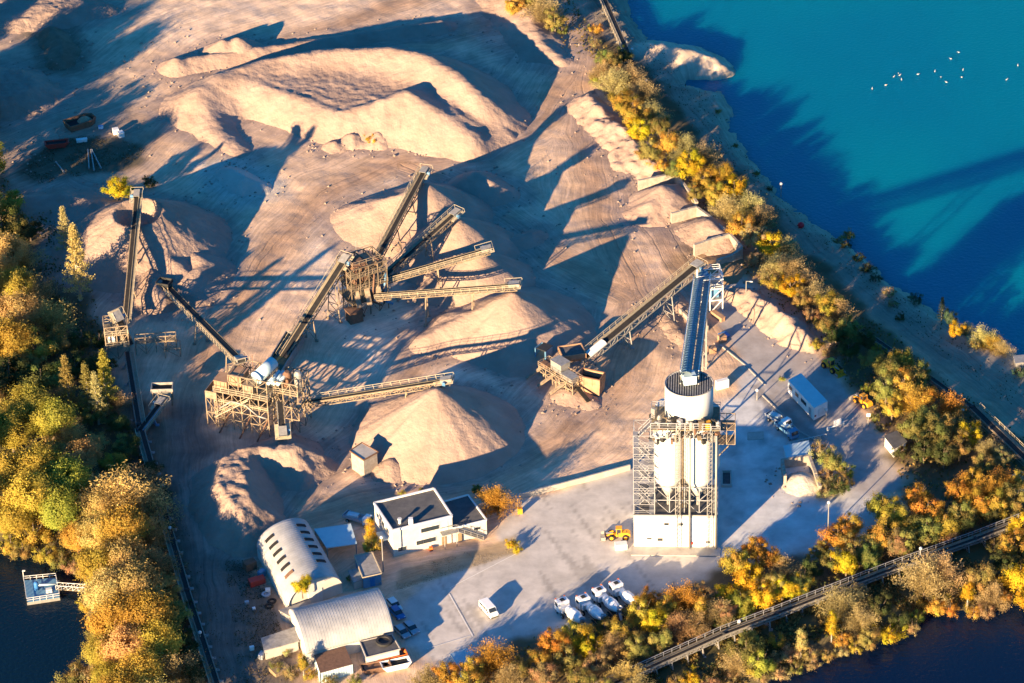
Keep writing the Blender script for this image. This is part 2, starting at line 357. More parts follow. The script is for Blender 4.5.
    h3 = N('ShaderNodeMath'); h3.operation = 'MULTIPLY'; h3.inputs[1].default_value = .45; L(n3.outputs['Fac'], h3.inputs[0])
    h4 = N('ShaderNodeMath'); h4.operation = 'MULTIPLY_ADD'; h4.inputs[1].default_value = -.5; L(ra.outputs[0], h4.inputs[0]); L(h3.outputs[0], h4.inputs[2]); L(h4.outputs[0], h.inputs[2])
    al = N('ShaderNodeMath'); al.operation = 'MULTIPLY_ADD'; al.inputs[1].default_value = .075; al.inputs[2].default_value = .03; L(at.outputs['Alpha'], al.inputs[0])
    bp = N('ShaderNodeBump'); bp.inputs['Strength'].default_value = 1; L(al.outputs[0], bp.inputs['Distance']); L(h.outputs[0], bp.inputs['Height']); L(bp.outputs[0], b.inputs['Normal'])
    return m
me.materials.append(ground_mat())
g = bpy.data.objects.new('ground', me); col.objects.link(g); g['kind'] = 'structure'

def water_mat(name, a, b_, rough):
    m = bpy.data.materials.new(name); m.use_nodes = True; nt = m.node_tree; b = nt.nodes['Principled BSDF']; N = nt.nodes.new; L = nt.links.new
    tc = N('ShaderNodeTexCoord'); n = N('ShaderNodeTexNoise'); n.inputs['Scale'].default_value = .012; n.inputs['Detail'].default_value = 3; L(tc.outputs['Object'], n.inputs['Vector'])
    cr = N('ShaderNodeValToRGB'); cr.color_ramp.elements[0].position = .35; cr.color_ramp.elements[1].position = .65
    cr.color_ramp.elements[0].color = (*a, 1); cr.color_ramp.elements[1].color = (*b_, 1); L(n.outputs['Fac'], cr.inputs[0]); L(cr.outputs[0], b.inputs['Base Color'])
    b.inputs['Roughness'].default_value = rough; b.inputs['IOR'].default_value = 1.33; b.inputs['Specular IOR Level'].default_value = .35
    if 'lake' in name: b.subsurface_method = 'BURLEY'; b.inputs['Subsurface Weight'].default_value = .85; b.inputs['Subsurface Radius'].default_value = (1, 1, 1); b.inputs['Subsurface Scale'].default_value = 7
    n2 = N('ShaderNodeTexNoise'); n2.inputs['Scale'].default_value = 1.2; n2.inputs['Detail'].default_value = 4; L(tc.outputs['Object'], n2.inputs['Vector'])
    bp = N('ShaderNodeBump'); bp.inputs['Distance'].default_value = .14; L(n2.outputs['Fac'], bp.inputs['Height']); L(bp.outputs[0], b.inputs['Normal'])
    return m
def water(name, poly, m):
    mb = MB(); mb.prism(poly, WL-.3, WL); o = mb.build(name, m); o['kind'] = 'structure'
def grow(poly, d):   # push outline outwards so that the sheet ends under the bank
    out = []; n = len(poly); ar = sum(poly[i][0]*poly[(i+1) % n][1]-poly[(i+1) % n][0]*poly[i][1] for i in range(n)); sg = 1 if ar > 0 else -1
    for i in range(n):
        a, b = Vector(poly[i-1]), Vector(poly[(i+1) % n]); t = (b-a).normalized(); out.append((poly[i][0]+t.y*d*sg, poly[i][1]-t.x*d*sg))
    return out
water('lake_water', grow(lake, 2.5), water_mat('lake_water', (.000, .14, .225), (.000, .175, .235), .3))
water('pond_water', grow(pond, 2), water_mat('pond_dark', (.002, .010, .022), (.003, .014, .026), .12))
water('canal_water', grow(pond2, 2), water_mat('canal_dark', (.002, .008, .03), (.003, .012, .035), .15))

# ------------------------------------------------------------------ stockpiles
def sand_mat(name, c, c2, bump=.25):
    m = mat(name, c, .95, 0, c2=c2, scale=.15, detail=10, spec=.1)
    nt = m.node_tree; b = nt.nodes['Principled BSDF']; tc = [n for n in nt.nodes if n.type == 'TEX_COORD'][0]
    n = nt.nodes.new('ShaderNodeTexNoise'); n.inputs['Scale'].default_value = .9; n.inputs['Detail'].default_value = 8; n.inputs['Roughness'].default_value = .6
    bp = nt.nodes.new('ShaderNodeBump'); bp.inputs['Distance'].default_value = bump
    nt.links.new(tc.outputs['Object'], n.inputs['Vector']); nt.links.new(n.outputs['Fac'], bp.inputs['Height']); nt.links.new(bp.outputs[0], b.inputs['Normal'])
    return m
SND = sand_mat('pale_sand', (.31, .215, .165), (.43, .31, .24)); SN2 = sand_mat('rough_sand', (.27, .19, .145), (.38, .275, .215), .4)
GRV = sand_mat('grey_gravel', (.44, .38, .31), (.56, .49, .40), .35)
def cone(px, py, h, sl=.64, flat=0, rill=.25):
    c = U(px, py, h)
    def f(x, y):
        dx, dy = x-c.x, y-c.y; r = np.hypot(dx, dy); a = np.arctan2(dy, dx)
        rl = (vn(np.cos(a)*7+20, np.sin(a)*7+20, 3)+.5*vn(np.cos(a)*19+20, np.sin(a)*19+20, 5)-.75)*rill*np.minimum(r/6, 1.5)
        top = h+.45-np.sqrt((sl*r)**2+.2)
        toe = .8*np.exp(-np.maximum(top, 0)/1.2)*0
        if flat: top = np.minimum(top, h-flat)
        return top+rl+toe
    f.pts = [(c.x, c.y, h/sl+2)]; return f
def ridge(pts, sl=.64, ns=.5, rd=.1):
    P = [(U(a, b, z), z) for a, b, z in pts]
    def f(x, y):
        best = np.full(x.shape, -99.)
        for (p, z0), (q, z1) in zip(P[:-1], P[1:]):
            d, t = segd(x, y, (p.x, p.y), (q.x, q.y)); best = np.maximum(best, z0+(z1-z0)*t+math.sqrt(rd)-np.sqrt((sl*d)**2+rd))
        return best+(fbm(x*.18, y*.18, 14)-.5)*ns*2
    f.pts = [(p.x, p.y, z/sl+2) for p, z in P]; return f
def plateau(pts, h, sl=.64, ns=.5, tilt=(0, 0)):
    P = P2(pts, h)
    def f(x, y): return np.minimum(h+(fbm(x*.12, y*.12, 33)-.5)*ns*2.5, -sd(P, x, y)*sl+h*.55)+(fbm(x*.5, y*.5, 34)-.5)*ns
    f.pts = [(a, b, h/sl+2) for a, b in P]; return f
def pit(px, py, z, r, dep, sl=1.9):
    c = U(px, py, z)
    return lambda x, y: -np.maximum(0, dep+.0-np.maximum(0, np.hypot(x-c.x, y-c.y)-r*.45)*sl)
PILES = []
def pile(label, fs, m=SND, rough=.12, cut=None, name='sand_pile', cat='sand pile', res=.55, k=.8):
    pts = [p for f in fs for p in f.pts]
    x0 = min(p[0]-p[2] for p in pts); x1 = max(p[0]+p[2] for p in pts); y0 = min(p[1]-p[2] for p in pts); y1 = max(p[1]+p[2] for p in pts)
    ax = np.arange(x0, x1, res); ay = np.arange(y0, y1, res); x, y = np.meshgrid(ax, ay)
    h = fs[0](x, y)
    for f in fs[1:]:
        g2 = f(x, y); d = h-g2; h = np.maximum(h, g2)+np.maximum(0, k-np.abs(d))**2*.25/k
    if cut is not None: h = h+cut(x, y)
    h = h+(fbm(x*.9, y*.9, 40)-.5)*rough*2+(vn((x*.5+y*.86)*1.5+fbm(x*.2, y*.2, 44)*9, (x*.86-y*.5)*.12, 45)-.5)*.16
    lowest = -.7
    PILES.append((fs, cut, (x0, x1, y0, y1), np.array(m.node_tree.nodes['Color Ramp'].color_ramp.elements[1].color[:3])))
    keep = h > lowest; idx = np.full(h.shape, -1)
    fm = keep[:-1, :-1] & keep[:-1, 1:] & keep[1:, 1:] & keep[1:, :-1]
    used = np.zeros(h.shape, bool); used[:-1, :-1] |= fm; used[:-1, 1:] |= fm; used[1:, 1:] |= fm; used[1:, :-1] |= fm
    idx[used] = np.arange(used.sum())
    o0 = Vector((pts[0][0], pts[0][1], 0))
    v = np.stack([x[used]-o0.x, y[used]-o0.y, h[used]], -1)
    q = np.stack([idx[:-1, :-1][fm], idx[:-1, 1:][fm], idx[1:, 1:][fm], idx[1:, :-1][fm]], -1)
    me = bpy.data.meshes.new(name); np_mesh(me, v, q); me.polygons.foreach_set('use_smooth', np.ones(len(q), bool)); me.materials.append(m)
    o = bpy.data.objects.new(name, me); o.location = o0; col.objects.link(o)
    return tag(o, label, cat, 'stockpiles of sand and gravel')

pile('tallest clean pale sand cone in the centre foreground below the single long belt', [cone(436, 389, 11.5), ridge([(436, 390, 11), (415, 425, 5), (380, 440, 2.2), (362, 452, 1.5)])])
pile('broad lit sand cone under the head of the lowest of the four fan belts', [cone(513, 293, 9.8), ridge([(510, 296, 9.2), (470, 312, 5), (430, 335, 2.2)], .5), cone(500, 302, 7.5)])
pile('sand cone between the two nearly level fan belts, with a small right knob', [cone(478, 252, 8), cone(494, 266, 4.5), ridge([(478, 254, 7), (430, 285, 2.5)])])
pile('sand cone right of the second fan belt with a curved slump scar', [cone(456, 218, 9), ridge([(456, 220, 8), (425, 262, 3)])])
pile('broad sand mound under the head of the steepest fan belt, reaching left', [cone(426, 184, 9.5), ridge([(415, 190, 8), (385, 200, 6), (362, 205, 3.5)], .5), ridge([(418, 192, 8), (395, 240, 2)], .5)])
pile('small smooth sand ridge lit alone behind the shaded fan piles', [ridge([(476, 172, 4), (492, 182, 3.2), (508, 190, 1.6)], .6, .2)])
pile('very large crescent sand hill with inner basin at the top of the pit',
     [ridge([(198, 92, 5), (222, 74, 6), (268, 60, 6.2), (330, 50, 7), (388, 48, 8.2), (425, 55, 9.2), (455, 72, 9), (480, 95, 7), (500, 128, 2)], .66, .35, 1.4),
      ridge([(222, 80, 5.2), (254, 82, 4.8), (298, 97, 4.8), (340, 112, 4.8), (385, 100, 7), (408, 92, 8.2), (436, 108, 6.4), (468, 130, 4.2)], .66, .5, 1.2),
      ridge([(200, 92, 4.2), (204, 108, 3), (218, 128, 1.9), (240, 152, .8)], .5, .5, 1.0),
      plateau([(222, 84), (260, 66), (330, 56), (400, 58), (450, 85), (480, 122), (430, 126), (384, 104), (342, 112), (300, 97), (254, 84)], 4.6, .64, .3)], m=SND, rough=.2, k=2.4)
pile('small sand heap with a bush at the foot of the crescent hill', [cone(352, 134, 2.4), cone(378, 132, 2.6), cone(335, 141, 1.8)], rough=.5)
pile('left low heap in the row beside the upper haul road', [cone(176, 58, 2.8), ridge([(176, 60, 2), (210, 55, 2), (300, 42, 1.8), (400, 28, 1.6), (440, 22, 1.6)], .5)])
pile('twin peaked heap in the row beside the upper haul road', [cone(223, 40, 3.6), cone(238, 38, 3.8), cone(243, 42, 3)])
pile('crater topped sand cone under the leftmost tall conveyor', [cone(138, 199, 12.6, .62), ridge([(150, 240, 6), (175, 262, 4), (195, 268, 2)], .5), ridge([(110, 205, 3), (60, 195, 2.5), (30, 198, 2)], .4, .8)], cut=pit(138, 213, 9.2, 5.6, 6.2), m=SN2, rough=.2, res=.45)
pile('shaded heap beside the crater cone, above the dark feed hopper', [ridge([(176, 240, 3.5), (205, 262, 3.5), (190, 285, 2.5)], .5, .9), ridge([(150, 262, 3), (155, 290, 3)], .55, .9)], m=SN2)
pile('rough lumpy excavated heap in front of the steel washing plant', [plateau([(208, 455), (232, 442), (262, 438), (300, 434), (318, 444), (300, 458), (262, 455), (262, 480), (268, 502), (244, 522), (222, 512), (204, 482)], 6.2, .9, .8), cone(283, 438, 5)], m=SN2, rough=.45, res=.45)
pile('rough sunlit stony mound at the upper left edge', [plateau([(-30, 62), (30, 66), (52, 84), (30, 100), (-30, 110)], 3, .5, .8)], m=SN2, rough=.4)
pile('low rutted mound under the trees at the top left corner', [plateau([(-40, -10), (60, -14), (110, 4), (60, 18), (-40, 26)], 2.2, .4, .6)], m=SN2, rough=.3)
pile('dark grassy heap with a white block at the upper left', [ridge([(50, 28, 2.2), (62, 42, 2.4), (60, 56, 1.8)], .6, .8)], m=mat('grassy_soil', (.1, .08, .05), .95, c2=(.2, .16, .11), scale=.3))
pile('pale heap filling the upper walled bay', [cone(663, 186, 4.6), ridge([(676, 186, 3), (664, 190, 4.2), (650, 202, 3)], .55)], rough=.2)
pile('pale sand heap in the middle walled bay', [ridge([(708, 220, 3.6), (722, 232, 3)], .5, .5)], rough=.3, m=SN2)
pile('dark brown sand heap low in the lower walled bay', [cone(722, 262, 2, .35)], m=sand_mat('brown_sand', (.28, .17, .09), (.34, .22, .12)))
pile('small grey gravel cone in the three sided yard bay', [cone(803, 475, 2.3, .6)], m=GRV)
pile('eroded sand bank along the paved road below the tree belt', [ridge([(745, 288, 2.4), (765, 300, 3), (785, 318, 3), (805, 335, 2.6), (812, 348, 1.2)], .7, 2.2)], m=SND, rough=.8)
pile('pale sand bank under the upper tree belt above the haul plain', [ridge([(590, 98, 2.4), (612, 118, 3), (632, 142, 3), (650, 163, 2.4)], .55, 1.7)], rough=.7)
pile('wind smoothed sand dune beside the trees at the top edge', [ridge([(500, -20, 2.6), (530, 12, 3.4), (541, 42, 2.6), (560, 58, 1.2)], .4, .6)], rough=.2)
pile('low spoil heap around the loading hopper in the middle', [ridge([(590, 400, .6), (580, 392, .9)], .4, .2), cone(570, 390, 1.3, .4)], rough=.2)
pile('small heap beside the white block shed', [cone(390, 460, 2.6), cone(404, 452, 2.2)], rough=.3, m=SN2)
pile('grey heap with a pump in the shade near the upper middle', [ridge([(228, 168, 1.6), (245, 178, 2.2), (258, 182, 1.6)], .5, .5)], m=GRV)
pile('long low windrow of sand in the shade behind the fan piles', [ridge([(488, 247, 1.2), (530, 234, 1.6), (534, 232, 1.4)], .5, .3)])
pile('stony ridge at the toe under the long loading conveyor', [ridge([(655, 298, 1), (672, 322, 1.4), (690, 345, 1)], .5, .6), ridge([(668, 290, 1), (690, 312, 1.2)], .5, .6)], rough=.35, m=SN2)

# sand spilled round the foot of every stockpile
sub = C.reshape(ny, nx, 3); hz = fbm(X*.3, Y*.3, 91)
for fs, cut_, (x0, x1, y0, y1), cc_ in PILES:
    j0, j1 = np.searchsorted(xs, [x0-6, x1+6]); i0, i1 = np.searchsorted(ys, [y0-6, y1+6]); sx_, sy_ = X[i0:i1, j0:j1], Y[i0:i1, j0:j1]
    if sx_.size == 0: continue
    h = fs[0](sx_, sy_)
    for f in fs[1:]: h = np.maximum(h, f(sx_, sy_))
    mm = (sst(-3.6, -.3, h+(hz[i0:i1, j0:j1]-.5)*3))[..., None]*.85*(1-.8*yd[i0:i1, j0:j1, None]); sub[i0:i1, j0:j1] = sub[i0:i1, j0:j1]*(1-mm)+cc_*.93*mm
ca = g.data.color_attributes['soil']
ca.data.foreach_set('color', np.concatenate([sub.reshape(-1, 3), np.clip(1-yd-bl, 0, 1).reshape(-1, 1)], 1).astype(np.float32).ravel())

# ------------------------------------------------------------------ belt conveyors
def conveyor(label, A, B, w=1.3, depth=1.1, legs=(), name='belt_conveyor', frame=None, rail='rail', cover=None, group='belt conveyors of the gravel works', walk=1, spread=1.2, hood=False, cat='conveyor', stub=False):
    A, B = Vector(A), Vector(B); d = (B-A).normalized(); L = (B-A).length
    s = d.cross(Vector((0, 0, 1))).normalized(); u = s.cross(d); fm = M[frame or 'steel']
    base = Vector((A.x, A.y, 0)); t = thing(name, label, cat, base, 0, group)
    P = lambda k, a, b: A-base+d*k+s*a+u*b
    MB().bar(P(0, 0, .05), P(L, 0, .05), w*.72, .16, up=u).build('belt', M['belt'], t)
    f = MB(); n = max(2, int(L/ (depth*1.5)))
    for a in (-w/2, w/2):
        f.bar(P(0, a, 0), P(L, a, 0), .16, .22, up=u); f.bar(P(0, a, -depth), P(L, a, -depth), .16, .16, up=u)
        for i in range(n):
            k0, k1 = L*i/n, L*(i+1)/n
            f.bar(P(k0, a, -depth), P(k0, a, 0), .1, .1); f.bar(P(k0, a, -depth if i % 2 else 0), P(k1, a, 0 if i % 2 else -depth), .1, .1)
    for i in range(n+1):
        k0 = L*i/n; f.bar(P(k0, -w/2, -depth), P(k0, w/2, -depth), .1)
        if i < n: f.bar(P(k0, -w/2, -depth), P(L*(i+1)/n, w/2, -depth), .08)
    f.build('truss_frame', fm, t)
    id_ = MB()
    for sg in (-1, 1):
        id_.bar(P(0, sg*w*.44, .1), P(L, sg*w*.44, .1), .1, .16, up=u)
    for i in range(int(L/1.6)): id_.bar(P(.8+i*1.6, -w/2-.1, -.12), P(.8+i*1.6, w/2+.1, -.12), .12, .14, up=u)
    id_.build('idler_frames', M['walk'], t)
    if walk:
        sg = walk; a0 = sg*(w/2+.12); a1 = sg*(w/2+.85)
        wk = MB().bar(P(0, (a0+a1)/2, -.12), P(L, (a0+a1)/2, -.12), abs(a1-a0), .08, up=u); wk.build('walkway', M['walk'], t)
        h = MB(); h.bar(P(0, a1, .95), P(L, a1, .95), .09); h.bar(P(0, a1, .45), P(L, a1, .45), .06)
        for i in range(int(L/2)+1): h.bar(P(min(L, i*2), a1, -.1), P(min(L, i*2), a1, .95), .07)
        h.build('handrail', M[rail], t)
    hd = MB().tube(P(L, -w/2+.05, 0), P(L, w/2-.05, 0), .42, n=12); hd.build('head_drum', M['black'], t)
    if not stub:
        hp = MB(); hp.bar(P(L-1.8, 0, .75), P(L+.6, 0, .6), w+.3, .12, up=u)
        for a in (-w/2-.1, w/2+.1): hp.bar(P(L-1.8, a, .25), P(L+.6, a, .25), .08, .9, up=u)
        hp.build('head_guard', M['steelg'], t)
        mo = MB(); q = P(L-1, -(w/2+.6)*(walk or 1), .1); mo.tube(q-s*.35, q+s*.35, .35, n=10); mo.box(q.x, q.y, q.z-.4, .7, .7, .25, math.atan2(d.y, d.x)); mo.build('drive_motor', M['bluesteel'], t)
        ed = MB()      # guard rails round the head platform
        for a in (-w/2-.9, w/2+.9): ed.bar(P(L-3, a, .9), P(L+1, a, .9), .08); ed.bar(P(L-3, a, -.1), P(L-3, a, .9), .08); ed.bar(P(L+1, a, -.1), P(L+1, a, .9), .08)
        ed.bar(P(L+1, -w/2-.9, .9), P(L+1, w/2+.9, .9), .08); ed.bar(P(L-3, 0, -.15), P(L+1, 0, -.15), w+1.7, .06, up=u); ed.build('head_platform', M[rail], t)
    if cover:
        c = MB(); k = 10
        ring = [(math.cos(math.pi*i/k)*(w/2+.1), math.sin(math.pi*i/k)*.75+.1) for i in range(k+1)]
        vs = [P(kk, a, b) for kk in (L*.02, L*(cover if cover < 1 else .98)) for a, b in ring]
        c.add(vs, [(i, i+1, k+2+i, k+1+i) for i in range(k)]); c.build('belt_cover', M['white'], t)
    for lg in legs:
        k = L*lg; top = P(k, 0, -depth); 
        if (top.z) < .6: continue
        g_ = MB(); sp = spread+top.z*.06
        for sg in (-1, 1):
            a = P(k, sg*w/2, -depth); g_.bar(a, (a.x+s.x*sg*(sp-w/2), a.y+s.y*sg*(sp-w/2), -.3), .22)
        m = max(1, int(top.z/3))
        for i in range(1, m+1):
            z = top.z*i/(m+1); r = w/2+(sp-w/2)*(1-z/top.z); c0 = Vector((top.x, top.y, z)); g_.bar(c0-s*r, c0+s*r, .13)
            z2 = top.z*(i-1)/(m+1); r2 = w/2+(sp-w/2)*(1-z2/top.z); c1 = Vector((top.x, top.y, z2)); g_.bar(c0-s*r, c1+s*r2, .1)
        for sg in (-1, 1): b = top+s*sg*sp; g_.box(b.x, b.y, .0, .8, .8, .5)
        g_.build('support_leg', fm, t)
    return t

conveyor('steepest fan belt rising to the upper sand mound with a mast at its head', U(369, 274, 5), U(425, 170, 11.5), legs=(.45, .72), walk=-1)
conveyor('second fan belt, short and dark, pointing at the sand cone with the slump scar', U(384, 277, 5.5), U(457, 212, 11), legs=(.6,), walk=-1)
conveyor('third fan belt with tan truss and a hooked lamp post at its square head', U(384, 279, 6), U(489, 249, 11), legs=(.5,), walk=1)
conveyor('lowest fan belt, nearly level, with a round railed head over the broad cone', U(376, 295, 6), U(517, 285, 11), legs=(.35, .68), walk=1, spread=1.6)
conveyor('feed belt climbing to the left side of the dark screening tower', U(283, 357, 1.2), U(346, 258, 13.5), w=1.6, legs=(.4, .75), walk=-1)
conveyor('long tan truss belt running right from the washing plant to the tallest cone', U(302, 403, 4), U(449, 380, 11.6), legs=(.7, .86), walk=-1, w=1.1, spread=1.8)
conveyor('short steep belt dropping from the washing plant onto the rough heap', U(280, 402, 9), U(283, 435, 6), w=1.5, depth=.9, frame='steelg', walk=0)
conveyor('feed belt from the dark hopper down right to the top of the washing plant', U(166, 285, 1.0), U(241, 361, 13), w=1.6, legs=(.45, .85), walk=1)
conveyor('leftmost tall belt ending above the crater topped sand cone', U(125, 320, 2.5), U(137, 193, 13), w=1.1, legs=(.3, .55), walk=1)
conveyor('short sunlit transfer belt starting on the tower left of the pit road', U(131, 345, 3), U(116, 314, 9), w=1.6, depth=1, walk=-1, rail='rail')
conveyor('dark ground belt running from the transfer tower down to the bend by the forest', U(127, 352, 2.2), U(139, 424, 2.0), w=1.2, legs=(.1, .35, .6, .85), walk=-1, frame='steelg', stub=True)
conveyor('small blue belt slanting up to the dark hopper beside the pit road', U(140, 430, 1.6), U(162, 401, 3.2), w=1.2, frame='bluesteel', walk=1, legs=(.5,))
conveyor('first stretch of the long ground belt along the forest edge, above the pump pond', U(142, 431, 1.9), U(173, 541, 1.9), w=1.2, legs=[.05+i*.1 for i in range(10)], frame='steelg', walk=1, stub=True, depth=.8)
conveyor('second stretch of the long ground belt along the forest edge, below the bend', U(173, 542, 1.9), U(187, 590, 1.9), w=1.2, legs=(.1, .35, .6, .85), frame='steelg', walk=1, stub=True, depth=.8)
conveyor('last stretch of the long ground belt leaving at the bottom edge of the photo', U(187, 591, 1.9), U(224, 705, 1.9), w=1.2, legs=[.05+i*.1 for i in range(10)], frame='steelg', walk=1, stub=True, depth=.8)
LB = [(600, 690), (724, 634), (777, 614), (856, 583), (906, 564), (976, 539), (1022, 521), (1110, 490)]
LBN = ['leftmost stretch', 'second stretch from the left', 'third stretch from the left', 'fourth stretch from the left', 'fifth stretch from the left', 'stretch before the right edge', 'end stretch at the right edge']
for (a, b), nm in zip(zip(LB[:-1], LB[1:]), LBN):
    A, B = U(*a, 2.6), U(*b, 2.6); L = (B-A).length; nl = max(2, int(L/3.5))
    conveyor(nm+' of the long belt line above the dark canal water', A, B, w=.95, rail='galv', legs=[(i+.5)/nl for i in range(nl)], frame='steelg', walk=-1, stub=True, depth=.7, spread=.9)
conveyor('truss belt at the right edge by the lake bank with railed walkways', U(973, 408, 3), U(1060, 492, 3), w=1.6, legs=(.1, .3, .5, .7, .9), frame='steel', walk=-1, stub=True)
conveyor('dark ground belt along the lakeside track under the tree belt', U(862, 330, 1.2), U(972, 407, 2.6), w=1.2, legs=(.2, .5, .8), frame='steelg', walk=0, stub=True, depth=.6)
conveyor('shaded ground belt with posts near the top edge beside the headland', U(596, -20, 1.6), U(632, 62, 1.6), w=1.2, legs=[.1+i*.12 for i in range(8)], frame='steelg', walk=1, stub=True, depth=.6)
conveyor('long loading belt climbing right from the hoppers to the transfer tower', U(585, 358, 3), U(699, 264, 10.5), w=1.9, depth=1.5, legs=(.35, .72), walk=-1, frame='steelg', rail='rail', cover=.16, spread=1.5)

# enclosed gallery up to the silo roof
def gallery():
    A, B = U(703, 277, 7), U(690, 376, 38.2); d = (B-A).normalized(); L = (B-A).length; s = d.cross(Vector((0, 0, 1))).normalized(); u = s.cross(d)
    base = Vector((A.x, A.y, 0)); P = lambda k, a, b: A-base+d*k+s*a+u*b
    t = thing('conveyor_gallery', 'steep blue covered conveyor gallery rising to the round white silo roof', 'conveyor gallery', base)
    c = MB(); k = 8
    for off, wd in ((.75, 1.0),):
        ring = [(off+math.cos(math.pi*i/k)*wd, .35+math.sin(math.pi*i/k)*.55) for i in range(k+1)]
        vs = [P(kk, a, b) for kk in (0, L) for a, b in ring]; c.add(vs, [(i, i+1, k+2+i, k+1+i) for i in range(k)])
    c.build('belt_cover', M['bluedk'], t)
    bands = MB(); bands.bar(P(0, .75, .93), P(L, .75, .93), .12, .08, up=u)
    for i in range(int(L/2.2)): 
        ring = [P(i*2.2+.5, .75+math.cos(math.pi*j/k)*1.03, .35+math.sin(math.pi*j/k)*.59) for j in range(k+1)]
        for p, q in zip(ring[:-1], ring[1:]): bands.bar(p, q, .14, .05, up=u)
    bands.build('cover_bands', M['bluesteel'], t)
    f = MB(); n = int(L/2.4)
    for a in (-1.7, 1.9):
        for b in (0, -1.6): f.bar(P(0, a, b), P(L, a, b), .24, .24, up=u)
        for i in range(n):
            f.bar(P(L*i/n, a, -1.6), P(L*i/n, a, 0), .12); f.bar(P(L*i/n, a, -1.6), P(L*(i+1)/n, a, 0), .12)
    for i in range(n): f.bar(P(L*i/n, -1.7, -1.6), P(L*i/n, 1.9, -1.6), .12); f.bar(P(L*i/n, -1.7, 0), P(L*i/n, 1.9, 0), .1)
    f.build('truss_frame', M['steelg'], t)
    MB().bar(P(0, -.95, -.05), P(L, -.95, -.05), 1.1, .1, up=u).build('walkway', M['bluedk'], t)
    h = MB()
    for a in (-1.7, 1.95):
        h.bar(P(0, a, 1.1), P(L, a, 1.1), .16); h.bar(P(0, a, .6), P(L, a, .6), .07)
        for i in range(int(L/2)): h.bar(P(i*2, a, 0), P(i*2, a, 1.1), .08)
    h.build('handrail', M['white'], t)
    for kf in (.3, .62):
        g_ = MB(); 
        for a in (-1.5, 1.7):
            p = P(L*kf, a, -1.6); g_.bar(p, (p.x, p.y, -.3), .35)
        p, q = P(L*kf, -1.5, -1.6), P(L*kf, 1.7, -1.6); m = int(p.z/3)
        for i in range(m):
            z0, z1 = p.z*i/m, p.z*(i+1)/m; g_.bar((p.x, p.y, z0), (q.x, q.y, z1), .14); g_.bar((p.x, p.y, z1), (q.x, q.y, z1), .14)
        g_.build('support_leg', M['steelg'], t)
gallery()

# ------------------------------------------------------------------ helpers for steelwork
def frame_mb(mb, c, sx, sy, rz, levels, nx=2, ny=2, w=.22, brace=True):
    co, si = math.cos(rz), math.sin(rz)
    Q = lambda a, b, z: (c[0]+a*co-b*si, c[1]+a*si+b*co, z)
    X_ = [-sx/2+sx*i/nx for i in range(nx+1)]; Y_ = [-sy/2+sy*i/ny for i in range(ny+1)]
    for x in X_:
        for y in Y_:
            if x in (X_[0], X_[-1]) or y in (Y_[0], Y_[-1]): mb.bar(Q(x, y, levels[0]), Q(x, y, levels[-1]), w)
    for z in levels[1:]:
        for y in (Y_[0], Y_[-1]): mb.bar(Q(X_[0], y, z), Q(X_[-1], y, z), w*.9)
        for x in X_: mb.bar(Q(x, Y_[0], z), Q(x, Y_[-1], z), w*.8)
    if brace:
        for z0, z1 in zip(levels[:-1], levels[1:]):
            for i in range(nx):
                for y in (Y_[0], Y_[-1]): mb.bar(Q(X_[i], y, z0 if i % 2 else z1), Q(X_[i+1], y, z1 if i % 2 else z0), w*.55)
            for i in range(ny):
                for x in (X_[0], X_[-1]): mb.bar(Q(x, Y_[i], z0 if i % 2 else z1), Q(x, Y_[i+1], z1 if i % 2 else z0), w*.55)
    return Q
def rail_mb(mb, Q, sx, sy, z, w=.09):
    pts = [(-sx/2, -sy/2), (sx/2, -sy/2), (sx/2, sy/2), (-sx/2, sy/2)]
    for (a, b), (c, d) in zip(pts, pts[1:]+pts[:1]):
        for h in (.55, 1.1): mb.bar(Q(a, b, z+h), Q(c, d, z+h), w)
        n = max(1, int(math.hypot(c-a, d-b)/1.6))
        for i in range(n): mb.bar(Q(a+(c-a)*i/n, b+(d-b)*i/n, z), Q(a+(c-a)*i/n, b+(d-b)*i/n, z+1.1), w)

